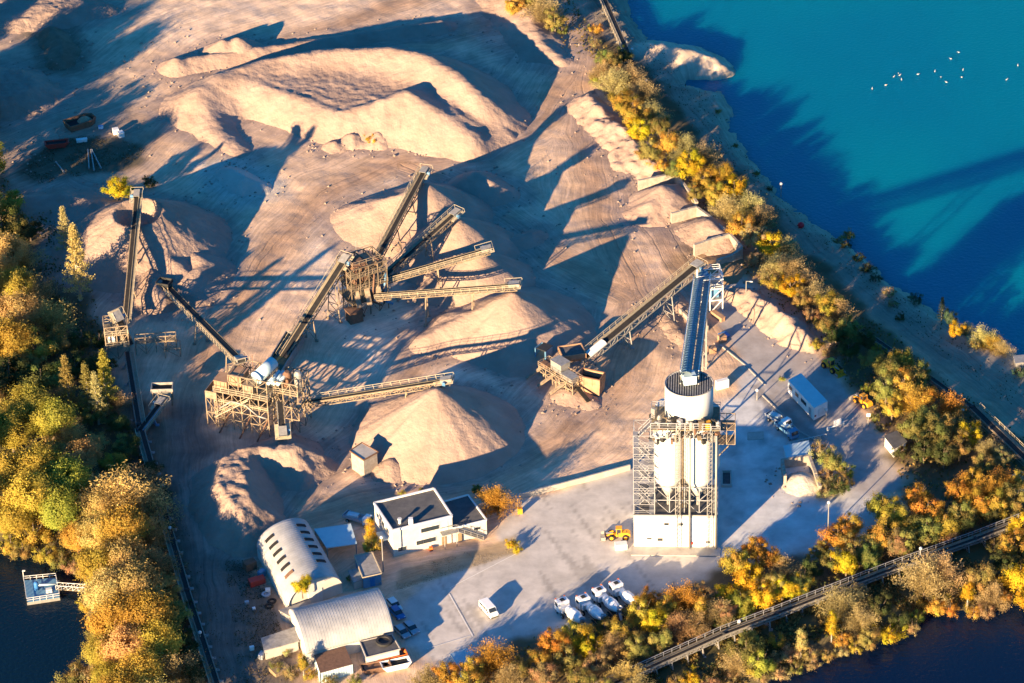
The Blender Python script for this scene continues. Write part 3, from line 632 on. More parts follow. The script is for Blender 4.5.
def screening():
    c = U(364, 306, 0); c = Vector((c.x, c.y, 0)); rz = R(28)
    t = thing('screening_tower', 'dark rusty screening tower at the hub of the four fan belts', 'screening tower', c)
    f = MB(); Q = frame_mb(f, (0, 0), 9, 7, rz, [-.3, 3.5, 7, 10.2, 12.6], 4, 3, .22); f.build('steel_frame', M['steeld'], t)
    for z in (3.5, 7, 10.2):
        m = MB(); m.box(*Q(0, 0, z+.12), 8.8, 6.8, .1, rz); m.build('deck', M['walk'], t)
    for k, (a, b, z, sx, sy, sz, mt) in enumerate([(-1.5, -.5, 12, 3.4, 4.6, 1.4, 'rust'), (2, .6, 11.4, 3, 4.6, 1.2, 'tan'), (-1, 0, 8.6, 5, 4.4, 1.5, 'rust'), (2.6, -1, 5.2, 2.6, 3, 2, 'bluesteel')]):
        m = MB(); p = Q(a, b, z); m.box(p[0], p[1], p[2], sx, sy, sz, rz+.1*k); m.box(p[0], p[1], p[2]+sz/2+.1, sx*.8, sy*.8, .2, rz+.1*k)
        for q in (-.3, 0, .3): e = Q(a+q*sx, b-sy/2-.05, z); m.box(e[0], e[1], e[2], .12, .2, sz+.1, rz)
        m.build('vibrating_screen', M[mt], t, bevel=.05)
    r = MB(); rail_mb(r, Q, 9.2, 7.2, 10.3); rail_mb(r, Q, 9.2, 7.2, 7.1); rail_mb(r, Q, 7, 5, 12.7); r.build('handrail', M['steel'], t)
    for a, b, z0, z1, rr in [(-3.5, -2.8, 1, 12, .25), (3.6, -3, 2, 9, .3), (.5, -3.6, 3, 10, .22)]:
        m = MB(); m.tube(Q(a, b, z0), Q(a+.8, b, z1), rr); m.tube(Q(a, b, z0), Q(a+1.5, b-1.6, z0-.6), rr); m.build('pipe', M['bluesteel' if rr > .28 else 'rust'], t, True)
    for a, b in ((-3, -3.2), (-.6, -3.6), (2.2, -3.4)):
        m = MB(); q0 = Q(a, b+.6, 7); q1 = Q(a-.4, b-1.6, 3.2); m.bar(q0, q1, 1.1, .5); m.build('chute', M['steel'], t)
    m = MB(); p = Q(-4.6, -4.4, 0); m.box(p[0], p[1], 1.4, 3.2, 2.6, 2.8, rz); m.box(p[0], p[1], 2.95, 3.6, 3, .16, rz); m.build('control_cabin', M['rust'], t)
    ma = MB(); ma.bar(Q(0, 2.5, 13), Q(0, 2.5, 16), .12); ma.build('mast', M['steelg'], t)
    st = MB()
    for i in range(14): p = Q(4.9+.0*i, -3+i*.42, 3.5+i*.25); st.box(p[0], p[1], p[2], .9, .35, .06, rz)
    st.bar(Q(5.4, -3, 4.5), Q(5.4, 3, 8), .08); st.bar(Q(4.5, -3, 3.5), Q(4.5, 3, 7), .14); st.build('stairs', M['rail'], t)
screening()

def washing():
    c = U(251, 421, 0); c = Vector((c.x, c.y, 0)); rz = R(-22)
    t = thing('washing_plant', 'tall yellowish steel washing plant with drum washer on a braced frame', 'washing plant', c)
    f = MB(); Q = frame_mb(f, (0, 0), 12.5, 8, rz, [-.3, 2.4, 4.6, 6.8, 9], 6, 3, .2); frame_mb(f, Q(1.2, .5, 0), 9, 6.5, rz, [9, 11.2, 13], 4, 2, .18); f.build('steel_frame', M['steel'], t)
    f2 = MB(); Q2 = frame_mb(f2, Q(9.2, 2.5, 0), 5.2, 6, rz, [-.3, 3, 6, 9.2, 12], 3, 2, .2); f2.build('side_frame', M['steel'], t)
    for z, sx in ((6.1, 12.4), (9.1, 12.4)):
        m = MB(); m.box(*Q(0, 0, z), sx, 7.9, .1, rz); m.build('deck', M['walk'], t)
    m = MB(); m.box(*Q2(0, 0, 9.3), 5.1, 5.9, .1, rz); m.build('deck', M['walk'], t)
    r = MB(); rail_mb(r, Q, 12.7, 8.2, 9.1); rail_mb(r, Q2, 5.3, 6.1, 9.3); rail_mb(r, Q, 12.7, 8.2, 6.1); r.build('handrail', M['rail'], t)
    m = MB(); m.tube(Q(3.2, -1.5, 13), Q(4.6, 3.6, 14), 1.35, n=20); m.tube(Q(3.2, -1.5, 13), Q(3.0, -2.0, 12.9), 1.5, n=20); m.build('washing_drum', M['teal'], t, True)
    for k, (a, b, z, sx, sy, sz, mt) in enumerate([(-1.8, -.6, 11.5, 3, 4, 2.2, 'tan'), (-5, -1.5, 10.2, 3, 3.4, 1.8, 'tan'), (1.5, -2, 10.4, 2.4, 2.6, 2, 'steel'), (-3.5, 1, 7.6, 4, 4, 2, 'rust')]):
        m = MB(); p = Q(a, b, z); m.box(p[0], p[1], p[2], sx, sy, sz, rz)
        for q in (-.33, 0, .33): e = Q(a+q*sx, b-sy/2-.06, z); m.box(e[0], e[1], e[2], .12, .14, sz+.06, rz)
        m.box(p[0], p[1], p[2]+sz/2+.08, sx+.2, sy+.2, .12, rz); m.build('screen_box', M[mt], t)
    for k in range(3):
        m = MB(); p = Q(5.2+k*1.0, -1+.2*k, 11.3); q = Q(6.2+k*1.0, 3+.2*k, 12.3); m.tube(p, q, .45, n=12); m.build('cyclone_pipe', M['teal'], t, True)
    for k, (a, b) in enumerate(((-1, 0), (1.2, .8))):
        m = MB(); p = Q2(a, b, 11.2); m.lathe((p[0], p[1], 9.4), [(.9, 0), (.9, 3), (.5, 3.6)], 16); m.build('dewatering_tank', M['steelg' if k else 'rust'], t)
    m = MB(); p = Q(-6.9, -2, 0); frame_mb(m, (p[0], p[1]), 2.6, 4.6, rz, [-.3, 3.5, 7.2], 1, 2, .2); m.build('bay_frame', M['steel'], t)
    m = MB()
    for (a, b, sx, sy) in ((0, -2.3, 2.7, .12), (0, 2.3, 2.7, .12), (-1.3, 0, .12, 4.6), (1.3, 0, .12, 4.6)):
        q = Q(-6.9+a, -2+b, 8); m.box(q[0], q[1], 8, sx, sy, 1.8, rz)
    m.build('feed_bin', M['steel'], t)
    for a, b in ((-3, -5), (2, -5.5), (6, -5.2)):
        m = MB(); m.bar(Q(a, b+1.4, 4), Q(a-1.6, b-1.5, -.2), .25); m.build('raking_strut', M['rust'], t)
    st = MB()
    for i in range(20): p = Q(-6+i*.42, -4.6, 3+i*.3); st.box(p[0], p[1], p[2], .38, .9, .06, rz)
    st.bar(Q(-6, -5.05, 4), Q(2.2, -5.05, 10), .08); st.bar(Q(-6, -4.15, 3), Q(2.2, -4.15, 9), .16); st.bar(Q(-6, -5.05, 3), Q(2.2, -5.05, 9), .16); st.build('stairs', M['rail'], t)
    ma = MB(); ma.bar(Q(1, 1, 13), Q(1, 1, 16.5), .14); ma.build('mast', M['rust'], t)
    pp = MB()
    pts = [Q(-5, -4.3, 5), Q(-2, -4.5, 7.5), Q(1, -4.3, 7.2), Q(4, -4.4, 5), Q(6, -4.2, 4.6)]
    for p, q in zip(pts[:-1], pts[1:]): pp.tube(p, q, .2)
    pp.build('water_pipe', M['steelg'], t, True)
    tk = U(300, 372, 0); 
    return t
washing()
# settling basin trough beside the washing plant
def trough():
    A, B = U(272, 372, 1.5), U(295, 334, 1.5); s = (B-A).normalized().cross(Vector((0, 0, 1))); base = Vector((A.x, A.y, 0)); t = thing('settling_trough', 'long dark open settling trough behind the washing plant beside the feed belt', 'trough', base)
    m = MB(); 
    for sg in (-1, 1): m.bar(A-base+s*sg*2.1+Vector((0, 0, -.6)), B-base+s*sg*2.1+Vector((0, 0, -.6)), .2, 2.2)
    m.bar(A-base-s*2.1+Vector((0, 0, -.6)), A-base+s*2.1+Vector((0, 0, -.6)), .2, 2.2); m.bar(B-base-s*2.1+Vector((0, 0, -.6)), B-base+s*2.1+Vector((0, 0, -.6)), .2, 2.2)
    m.build('trough_wall', M['steelg'], t)
    w_ = MB(); w_.bar(A-base+Vector((0, 0, -.4)), B-base+Vector((0, 0, -.4)), 4.0, .3); w_.build('murky_water', mat('murky_water', (.03, .035, .01), .2, c2=(.05, .06, .015), scale=.3), t)
    e = MB(); p = B-base; e.box(p.x, p.y+.8, .7, 3.4, 1.4, .9, R(25)); e.build('end_box', M['white'], t)
trough()

def transfer_left():
    c = U(118, 352, 0); c = Vector((c.x, c.y, 0)); t = thing('transfer_tower', 'shaded transfer tower with railed decks at the foot of the leftmost tall belt', 'transfer tower', c)
    f = MB(); Q = frame_mb(f, (0, 0), 5, 5, .15, [-.3, 3, 6, 8.2], 2, 2, .2); f.build('steel_frame', M['steel'], t)
    for z in (3, 6): MB().box(*Q(0, 0, z+.1), 4.9, 4.9, .08, .15).build('deck', M['walk'], t)
    r = MB(); rail_mb(r, Q, 5.2, 5.2, 6.1); rail_mb(r, Q, 5.2, 5.2, 3.1); r.build('handrail', M['rail'], t)
    MB().box(*Q(-1.2, -.3, 4.2), 1.6, 1.8, 1.8, .15).build('drive_house', M['silo'], t)
    m = MB(); Q3 = frame_mb(m, Q(8.5, -1, 0), 9, 1.6, .08, [-.3, 2.6, 4], 4, 1, .16); m.build('side_gantry', M['steel'], t)
    MB().box(*Q3(0, 0, 2.7), 9, 1.5, .1, .08).build('gantry_deck', M['walk'], t)
    g2 = MB(); Q4 = frame_mb(g2, Q(12, -3, 0), 3.4, 3, .08, [-.3, 2.2], 1, 1, .2); g2.build('gantry_foot', M['steel'], t)
transfer_left()
def hopper(px, py, label, sx, sy, h, z0, rz, m1='tan', fill=None, name='feed_hopper', legs=True, taper=.5, cat='hopper'):
    c = U(px, py, z0+h); c = Vector((c.x, c.y, 0)); t = thing(name, label, cat, c, rz)
    b = MB(); o = [(-sx/2, -sy/2), (sx/2, -sy/2), (sx/2, sy/2), (-sx/2, sy/2)]
    vo = [(x, y, z0+h) for x, y in o]; vi = [(x*.93, y*.93, z0+h) for x, y in o]; lo = [(x*taper, y*taper, z0) for x, y in o]; md = [(x, y, z0+h*.5) for x, y in o]; mi = [(x*.9, y*.9, z0+h*.6) for x, y in o]
    fs = []
    for i in range(4):
        j = (i+1) % 4; fs += [(i, j, 4+j, 4+i), (12+i, 12+j, j, i), (8+i, 8+j, 12+j, 12+i), (4+i, 4+j, 16+j, 16+i)]
    fs += [(11, 10, 9, 8)]
    b.add(vo+vi+lo+md+mi, fs)
    rf_ = MB()
    for i in range(4): rf_.bar(vo[i], vo[(i+1) % 4], .24)
    if label.startswith('red'): rf_.build('rim_frame', M['rust'], t)
    for i in range(4):
        p, q = vo[i], vo[(i+1) % 4]; b.bar((p[0], p[1], p[2]), (q[0], q[1], q[2]), .18)
        for k in (0, .33, .66): x_, y_ = p[0]+(q[0]-p[0])*k, p[1]+(q[1]-p[1])*k; b.bar((x_*1.01, y_*1.01, z0+h*.5), (x_*1.01, y_*1.01, z0+h), .14)
    b.build('bin_wall', M[m1], t)
    MB().box(0, 0, z0+h*(.9 if fill else .62), sx*.9, sy*.9, .15).build('bin_contents', fill or M['dark'], t)
    if legs and z0 > .4:
        for x, y in o: MB().bar((x*.85, y*.85, -.3), (x*.9, y*.9, z0+h*.5), .25).build('leg', M['steel'], t)
    return t
hopper(164, 281, 'small dark feed hopper in the shade below the crater cone', 3, 2.6, 1.6, 1.6, R(-20), 'black')
hopper(162, 386, 'wide dark loading hopper beside the pit road left of the washing plant', 4.6, 2.6, 1.6, 3.0, R(0), 'steelg')
hopper(572, 350, 'tan rectangular hopper filled with dark gravel at the foot of the loading belt', 5.2, 4.2, 2.4, 2.0, R(12), 'tan', GRV and mat('gravel_fill', (.08, .07, .065), .95, c2=(.16, .14, .13), scale=2))
hopper(591, 374, 'red framed open feed bin built over a sand ramp by the loading belt', 5.2, 3.2, 4.2, .2, R(-24), 'tan', None, taper=.95, legs=False)
def bluehop():
    c = U(544, 364, 0); c = Vector((c.x, c.y, 0)); t = thing('blue_chute_box', 'tall open blue sheet metal chute box left of the hoppers', 'chute box', c, R(-35))
    m = MB(); m.box(-1.4, 0, 2.2, .12, 2.6, 4.6); m.box(0, 1.3, 2.2, 2.8, .12, 4.6); m.box(1.4, 0, 2.2, .12, 2.6, 4.6); m.build('side_sheet', M['bluesteel'], t)
    m = MB(); m.box(.3, 0, 4.55, 2.4, 2.8, .14); m.build('top_sheet', M['black'], t)
    for x in (-1.3, 1.3): MB().bar((x, -1.3, 0), (x, -1.3, 4.4), .2).build('leg', M['bluesteel'], t)
bluehop()
def crusher():
    c = U(561, 386, 0); c = Vector((c.x, c.y, 0)); rz = R(-50); t = thing('mobile_crusher', 'cluttered grey and yellow sorting machine between blue chute and red bin', 'sorting machine', c)
    f = MB(); Q = frame_mb(f, (0, 0), 11, 3, rz, [.6, 2, 3.4], 5, 1, .2); f.build('chassis_frame', M['steel'], t)
    m = MB(); m.box(*Q(-1, .8, 4.6), 3.4, 2.6, 2.2, rz); m.box(*Q(-1, .8, 5.78), 3.6, 2.8, .12, rz); m.build('engine_house', M['steelg'], t)
    MB().box(*Q(3, 0, 3.9), 3.6, 2.2, 1.2, rz).build('screen_box', M['steelg'], t)
    MB().box(*Q(-4.4, 0, 3.6), 2.2, 2.0, .9, rz).build('screen_box', M['rust'], t)
    for a, b in ((-5, -2.4), (-1, -2.6), (3, -2.6)):
        m = MB(); m.bar(Q(a, -1, 3), Q(a-1.5, b-2, .8), .8, .3); m.build('side_chute', M['steel'], t)
    r = MB(); rail_mb(r, Q, 11.2, 3.2, 3.4, .1); r.build('handrail', M['steel'], t)
    for a in (-4, 0, 4):
        for b in (-1.5, 1.5): MB().bar(Q(a, b, -.2), Q(a, b, 2), .3).build('leg', M['steel'], t)
    m = MB(); m.bar(Q(5, 0, 2.4), Q(9.5, -.4, .8), 1.0, .25); m.build('outfeed_belt', M['belt'], t)
crusher()
def transfer_right():
    c = U(708, 307, 0); c = Vector((c.x, c.y, 0)); t = thing('belt_transfer_tower', 'light steel transfer tower joining the loading belt to the blue gallery', 'transfer tower', c)
    f = MB(); Q = frame_mb(f, (0, 0), 5.8, 4.4, .12, [-.3, 3, 6, 8.6], 2, 1, .24); f.build('steel_frame', M['white'], t)
    for z in (3, 6): MB().box(*Q(0, 0, z+.1), 5.7, 4.3, .08, .12).build('deck', M['steelg'], t)
    r = MB(); rail_mb(r, Q, 5.9, 4.5, 8.6); rail_mb(r, Q, 5.9, 4.5, 6.1); r.build('handrail', M['white'], t)
    m = MB(); m.box(*Q(-1.2, .2, 8.2), 2.4, 2.6, 1.8, .12); m.build('drive_house', M['bluesteel'], t)
    m = MB(); m.box(*Q(1.2, 0, 4.4), 2, 2.6, 2.4, .12); m.build('transfer_chute', M['bluesteel'], t)
    m = MB(); m.bar(Q(-2.9, -2.1, 0), Q(-2.9, -2.1, 11.5), .3); m.build('corner_post', M['white'], t)
    for k in range(3): MB().box(*Q(-5.5+k*1.2, -5-k*.8, .7), .5, 7, 1.4, .45).build('base_wall', M['block'], t)
transfer_right()

# ------------------------------------------------------------------ concrete works tower
def tower():
    a, b = U(634, 547, 0), U(717.5, 548, 0); sc = SC(676, 547); rz = math.atan2(b.y-a.y, b.x-a.x); Wd = (b-a).length; D = 11.5
    base = Vector((a.x, a.y, 0)); t = thing('concrete_plant_tower', 'tall white concrete works tower with round silos on a white block building', 'concrete plant', base, rz)
    HB = 7.6
    m = MB(); m.box(Wd/2, D/2, HB/2-.2, Wd, D, HB+.4); m.build('base_building', M['white'], t)
    m = MB(); m.box(Wd/2, D/2, HB+.06, Wd-.3, D-.3, .08); m.build('base_roof', M['felt'], t)
    m = MB(); m.box(Wd/2, .1, HB+.2, Wd+.1, .25, .5); m.box(.1, D/2, HB+.2, .25, D, .5); m.box(Wd-.1, D/2, HB+.2, .25, D, .5); m.build('roof_edge', M['conc'], t)
    for x, z, w_, h_ in ((6.6, 5.9, .9, .5), (9.5, 5.9, .9, .5), (5.3, 2.0, 1.0, .6), (3.1, 2.2, .9, .3), (15, 1.5, .8, .5)):
        fr = MB(); fr.box(x, -.03, z, w_+.2, .1, h_+.2); o = fr.build('window', M['conc'], t); MB().box(x, -.1, z, w_, .06, h_).build('pane', M['glass'], o)
    d_ = MB(); d_.box(12.9, -.06, 1.1, 1.4, .1, 2.2); d_.build('door', M['teal'], t); MB().box(11.8, -.12, 1.2, .35, .2, .6).build('fire_box', M['red'], t)
    MB().box(Wd/2, -1.5, -.05, Wd+1, 2.9, .5).build('plinth', M['conc'], t)
    # silos
    cols = [(6.9, 4.0), (12.9, 4.0), (7.3, 9.2), (14.3, 7.9)]
    for x, y in cols:
        s = MB(); s.lathe((x, y, 0), [(.45, 10.2), (3.0, 15.2), (3.0, 28.6), (2.75, 28.8)], 40); o = s.build('silo', M['silo'], t, False)
        for p in o.data.polygons: p.use_smooth = len(p.vertices) == 4 
        rg = MB()
        for z in (15.3, 20, 24.5, 28.5): rg.lathe((x, y, z), [(3.01, 0), (3.06, .03), (3.06, .12), (3.01, .15)], 40)
        rg.build('ring_band', M['silo'], t)
        ch = MB(); ch.tube((x, y, 10.3), (x, y, 8), .3); ch.build('outlet', M['steelg'], t)
    mid = MB(); mid.box(9.9, 6.4, 20, 2.6, 5.4, 17.4); mid.build('central_shaft', M['steelg'], t)
    for x in (9.2, 9.9, 10.6, 10.25): MB().tube((x, 2.9+(x == 10.25)*.3, 8), (x, 2.9, 28), .2).build('riser_pipe', M['steelg' if x != 9.9 else 'steel'], t, True)
    # ladder columns in front
    for x in (8.9, 15.3):
        l = MB()
        for dx in (-.45, .45):
            for dy in (-.6, .3): l.bar((x+dx, dy, .4), (x+dx, dy, 28.6), .12)
        for i in range(29):
            z = .6+i; l.bar((x-.45, -.6, z), (x+.45, -.6, z), .07); l.bar((x-.45, -.6, z), (x-.45, .3, z), .06); l.bar((x-.45, -.6, z), (x+.45, -.6, z+1), .05)
        l.build('ladder_column', M['steelg'], t)
    for x in (11.3, 16.6): MB().tube((x, -.5, .3), (x, -.5, 28), .22).build('cement_pipe', M['steelg'], t, True)
    # steel frame carrying the silos
    f = MB(); Q = frame_mb(f, (10.2, 6.2), 12, 9.6, 0, [HB, 10.8, 14], 4, 3, .17); f.build('silo_frame', M['galv'], t)
    # stair tower
    f = MB(); Q = frame_mb(f, (2.1, 3.2), 4.2, 5.6, 0, [HB, 10.4, 13.2, 16, 18.8, 21.6, 24.4, 27.2], 1, 1, .11); f.build('stair_frame', M['galv'], t)
    for i, z in enumerate([HB+.1, 10.4, 13.2, 16, 18.8, 21.6, 24.4]):
        s = MB(); y = 1.2 if i % 2 else 4.6
        s.box(.6, 3.2, z, 1.0, 5.4, .08); s.box(3.6, 3.2, z, 1, 5.4, .08)
        for k in range(10):
            xx = (.9+k*.27) if i % 2 == 0 else (3.3-k*.27); s.box(xx, y, z+.28*k, .3, 1.2, .08)
        x0, x1 = ((.9, 3.3) if i % 2 == 0 else (3.3, .9))
        for dy in (-.6, .6):
            s.bar((x0, y+dy, z), (x1, y+dy, z+2.8), .12); s.bar((x0, y+dy, z+1.1), (x1, y+dy, z+3.9), .1)
        for xx in (.1, 4.1): s.bar((xx, .5, z+1.1), (xx, 5.9, z+1.1), .1)
        s.bar((.1, .45, z+1.1), (4.1, .45, z+1.1), .1); s.bar((.1, .45, z+.6), (4.1, .45, z+.6), .07)
        s.build('stair_flight', M['galv'], t)
    # walkway round silo tops
    MB().box(10.4, 4.4, 28.75, 13.6, 8.4, .15).build('top_deck', M['walk'], t)
    r = MB(); rail_mb(r, lambda x, y, z: (10.4+x, 4.4+y, z), 13.8, 8.6, 28.8, .1); r.build('top_handrail', M['galv'], t)
    rnd = random.Random(5)
    for k in range(46):
        x = rnd.uniform(3.4, 17); y = rnd.uniform(.4, 2.6) if k % 3 else rnd.uniform(3, 11); z = 28.9 if k % 4 else 26.6; hh = rnd.uniform(.6, 2.3)
        if abs(x-10.2) < 5.4 and y > 2.2: y = rnd.uniform(.3, 1.8)
        m = MB()
        if k % 3 == 0: m.box(x, y, z+hh/2, rnd.uniform(.5, 1.1), rnd.uniform(.5, 1), hh, rnd.random())
        elif k % 3 == 1: m.lathe((x, y, z), [(.45, 0), (.45, hh*.8), (.2, hh)], 12)
        else: m.tube((x-.7, y, z+hh), (x+.7, y, z+hh*.6), .18); m.tube((x, y, z), (x, y, z+hh), .12)
        m.build('filter_unit' if k % 3 == 1 else 'valve_box' if k % 3 == 0 else 'pipework', M[['steelg', 'black', 'galv', 'steeld', 'belt'][k % 5]], t)
    for k in range(30):
        x = 3.6+13.2*k/29; z = rnd.uniform(26.0, 29.6); m = MB(); s1, s2 = rnd.uniform(.35, .9), rnd.uniform(.5, 1.6)
        if k % 2: m.box(x, rnd.uniform(-.1, .7), z, s1, .7, s2, rnd.random())
        else: m.tube((x-.5, .1, z), (x+.5, .5, z+rnd.uniform(-.8, .8)), .2)
        m.build('duct' if k % 2 == 0 else 'junction_box', M[['black', 'steeld', 'steelg', 'black', 'rust'][k % 5]], t)
    br = MB()
    for i in range(8): br.bar((3.5+i*1.7, .2, 27), (3.5+i*1.7, .2, 30.4), .16); br.bar((3.5+i*1.7, .2, 27), (4.4+i*1.7, .2, 28.6), .1)
    br.bar((3.5, .2, 30.4), (15.4, .2, 30.4), .18); br.bar((3.5, .2, 27), (15.4, .2, 27), .18); br.build('top_gantry', M['galv'], t)
    MB().lathe((14.9, 1.2, 28.9), [(.8, 0), (.8, 1), (.5, 1.5)], 16).build('yellow_filter', M['yellow'], t)
    # right hand service platform
    f = MB()
    for z in (24, 27.5): f.box(18.6, 4, z, 3.4, 3.4, .1)
    frame_mb(f, (18.6, 4), 3.4, 3.4, 0, [24, 27.5, 29.2], 2, 2, .14); f.bar((17, 4, 20), (20.2, 4, 24), .15); f.build('side_platform', M['steel'], t)
    # big round drum
    dx, dy, dz_ = 11.05, 6.4, -.9; dr = 4.85
    dm = MB(); dm.lathe((dx, dy, 28.9+dz_), [(dr, 0), (dr, 7.9), (dr-.15, 7.9), (dr-.15, 7.6)], 64); o = dm.build('round_bin', M['silo'], t)
    for p in o.data.polygons: p.use_smooth = len(p.vertices) == 4 and abs(p.normal.z) < .5
    rf = MB(); rf.lathe((dx, dy, 36.5+dz_), [(dr-.1, 0), (dr-.1, .12)], 64); rf.build('bin_roof', M['felt'], t)
    rb = MB()
    for i in range(20):
        x = -dr+.35+i*.48; hl_ = math.sqrt(max(0, (dr-.2)**2-x*x)); rb.bar((dx+x, dy-hl_, 36.75+dz_), (dx+x, dy+hl_, 36.75+dz_), .2, .16)
    rb.build('roof_ribs', M['roofrib'], t)
    hr = MB(); hr.lathe((dx, dy, 36.75+dz_), [(dr-.05, 0), (dr+.05, .05), (dr+.05, .16), (dr-.05, .2)], 64, False); hr.build('roof_rim', M['roofrib'], t)
    hh = MB(); hh.box(dx, dy+.3, 37.9+dz_, 2.6, 2.4, 2.0, .25); hh.build('head_house', M['teal'], t, bevel=.05)
tower()

# ------------------------------------------------------------------ buildings
def fp(pts, h): return P2(pts, h)
def loc_poly(poly):
    c = Vector((poly[0][0], poly[0][1], 0)); return c, [(x-c.x, y-c.y) for x, y in poly]
def wall_items(t, a, b, items, z0=0, wm='conc'):
    """items: (fraction, z, w, h, kind)"""
    a, b = Vector((*a, 0)), Vector((*b, 0)); d = (b-a).normalized(); n = Vector((d.y, -d.x, 0)); rz = math.atan2(d.y, d.x)
    for fr, z, w_, h_, kd in items:
        p = a.lerp(b, fr)+n*.04
        if kd == 'window':
            f = MB().box(p.x, p.y, z, w_+.2, .1, h_+.2, rz).build('window', M['white'], t); q = p+n*.06
            MB().box(q.x, q.y, z, w_, .06, h_, rz).build('pane', M['glass'], f)
        else: MB().box(p.x, p.y, z, w_, .12, h_, rz).build('door', M[kd], t)
def office():
    h = 6.9; C = [(374, 502.5), (434, 488), (452, 515.5), (392.5, 530)]; c, q = loc_poly(fp(C, h))
    t = thing('office_building', 'two storey cream office with dark flat roof and outside stairs', 'office building', c)
    MB().prism(q, -.4, h-.35).build('wall', M['stucco'], t)
    MB().prism(q, h-.35, h-.28).build('roof', M['felt'], t)
    pr = MB()
    for a, b in zip(q, q[1:]+q[:1]): pr.bar((*a, h-.15), (*b, h-.15), .35, .45)
    pr.build('parapet', M['white'], t)
    wall_items(t, q[3], q[2], [(.14, 1.7, 1.7, .9, 'window'), (.52, 5.0, 1.3, 1.0, 'window'), (.62, 5.0, 1.3, 1.0, 'window'), (.72, 5.0, 1.3, 1.0, 'window'), (.44, 2.2, 1.5, 1.0, 'window'), (.56, 2.2, 1.5, 1.0, 'window'), (.66, 2.2, 1.2, 1.0, 'window'), (.88, 4.7, 1.0, 2.0, 'teal'), (.85, 1.1, 1.0, 2.1, 'wood')])
    wall_items(t, q[0], q[3], [(.2, 5, 1.3, 1, 'window'), (.5, 5, 1.3, 1, 'window'), (.75, 5, 1.3, 1, 'window'), (.5, 1.8, 1.3, 1, 'window')])
    ctr = Vector((sum(p[0] for p in q)/4, sum(p[1] for p in q)/4, 0))
    p = Vector((*q[3], 0)).lerp(Vector((*q[2], 0)), .3).lerp(ctr, .15); MB().box(p.x, p.y, h+.5, .9, .9, 1.4).build('chimney', M['white'], t)
    p = Vector((*q[3], 0)).lerp(ctr, .35); MB().lathe((p.x, p.y, h-.2), [(.3, 0), (.3, 1), (.45, 1), (.45, 1.2)], 12).build('vent', M['silo'], t)
    gp = MB(); gp.tube((*Vector((*q[0], 0)).lerp(Vector((*q[1], 0)), .97)[:2], h-.3), (*q[1], h), .3); gp.build('gutter', M['steelg'], t)
    # canopy on the left wall
    a, b = Vector((*q[0], 0)), Vector((*q[3], 0)); d = (b-a).normalized(); n = Vector((d.y, -d.x, 0)); k = a.lerp(b, .62)+n*.9
    MB().box(k.x, k.y, 3.0, 3.2, 1.8, .15, math.atan2(d.y, d.x)).build('canopy', M['teal'], t)
    # external stair
    a, b = Vector((*q[3], 0)), Vector((*q[2], 0)); d = (b-a).normalized(); n = Vector((d.y, -d.x, 0)); L = (b-a).length
    s = MB(); p0 = a+d*(L*.82)+n*.9; 
    s.box(*(p0+d*1.2+Vector((0, 0, 3.6))), 3.4, 1.5, .12, math.atan2(d.y, d.x))
    for i in range(16): p = p0+d*(3+i*.34)+n*.0+Vector((0, 0, 3.6-i*.23)); s.box(p.x, p.y, p.z, .36, 1.1, .06, math.atan2(d.y, d.x))
    for sg in (-.6, .6):
        s.bar(p0+d*3+n*sg+Vector((0, 0, 3.6)), p0+d*8.4+n*sg, .18); s.bar(p0+d*3+n*sg+Vector((0, 0, 4.6)), p0+d*8.4+n*sg+Vector((0, 0, 1)), .1)
        s.bar(p0-d*.4+n*sg+Vector((0, 0, 4.6)), p0+d*3+n*sg+Vector((0, 0, 4.6)), .1)
        for i in range(5): s.bar(p0+d*(3+i*1.35)+n*sg+Vector((0, 0, 3.6-i*.9)), p0+d*(3+i*1.35)+n*sg+Vector((0, 0, 4.6-i*.9)), .08)
    for k in (0, 2.6): s.bar(p0+d*k+n*.6, p0+d*k+n*.6+Vector((0, 0, 3.6)), .14)
    s.build('outside_stair', M['steelg'], t)
    # annex
    h2 = 3.9; C2 = [(438, 503), (468, 494.5), (486.5, 519.5), (453, 528)]; q2 = fp(C2, h2); q2 = [(x-c.x, y-c.y) for x, y in q2]
    t2 = thing('office_annex', 'low cream annex with dark flat roof, right of the office', 'annex', c)
    MB().prism(q2, -.4, h2-.3).build('wall', M['stucco'], t2); MB().prism(q2, h2-.3, h2-.22).build('roof', M['felt'], t2)
    pr = MB()
    for a, b in zip(q2[:-1], q2[1:]): pr.bar((*a, h2-.12), (*b, h2-.12), .3, .35)
    pr.build('parapet', M['white'], t2)
    wall_items(t2, q2[3], q2[2], [(.66, 2.3, .8, .6, 'window'), (.74, 2.3, .8, .6, 'window'), (.2, 1.2, 1, 2, 'wood')])
office()
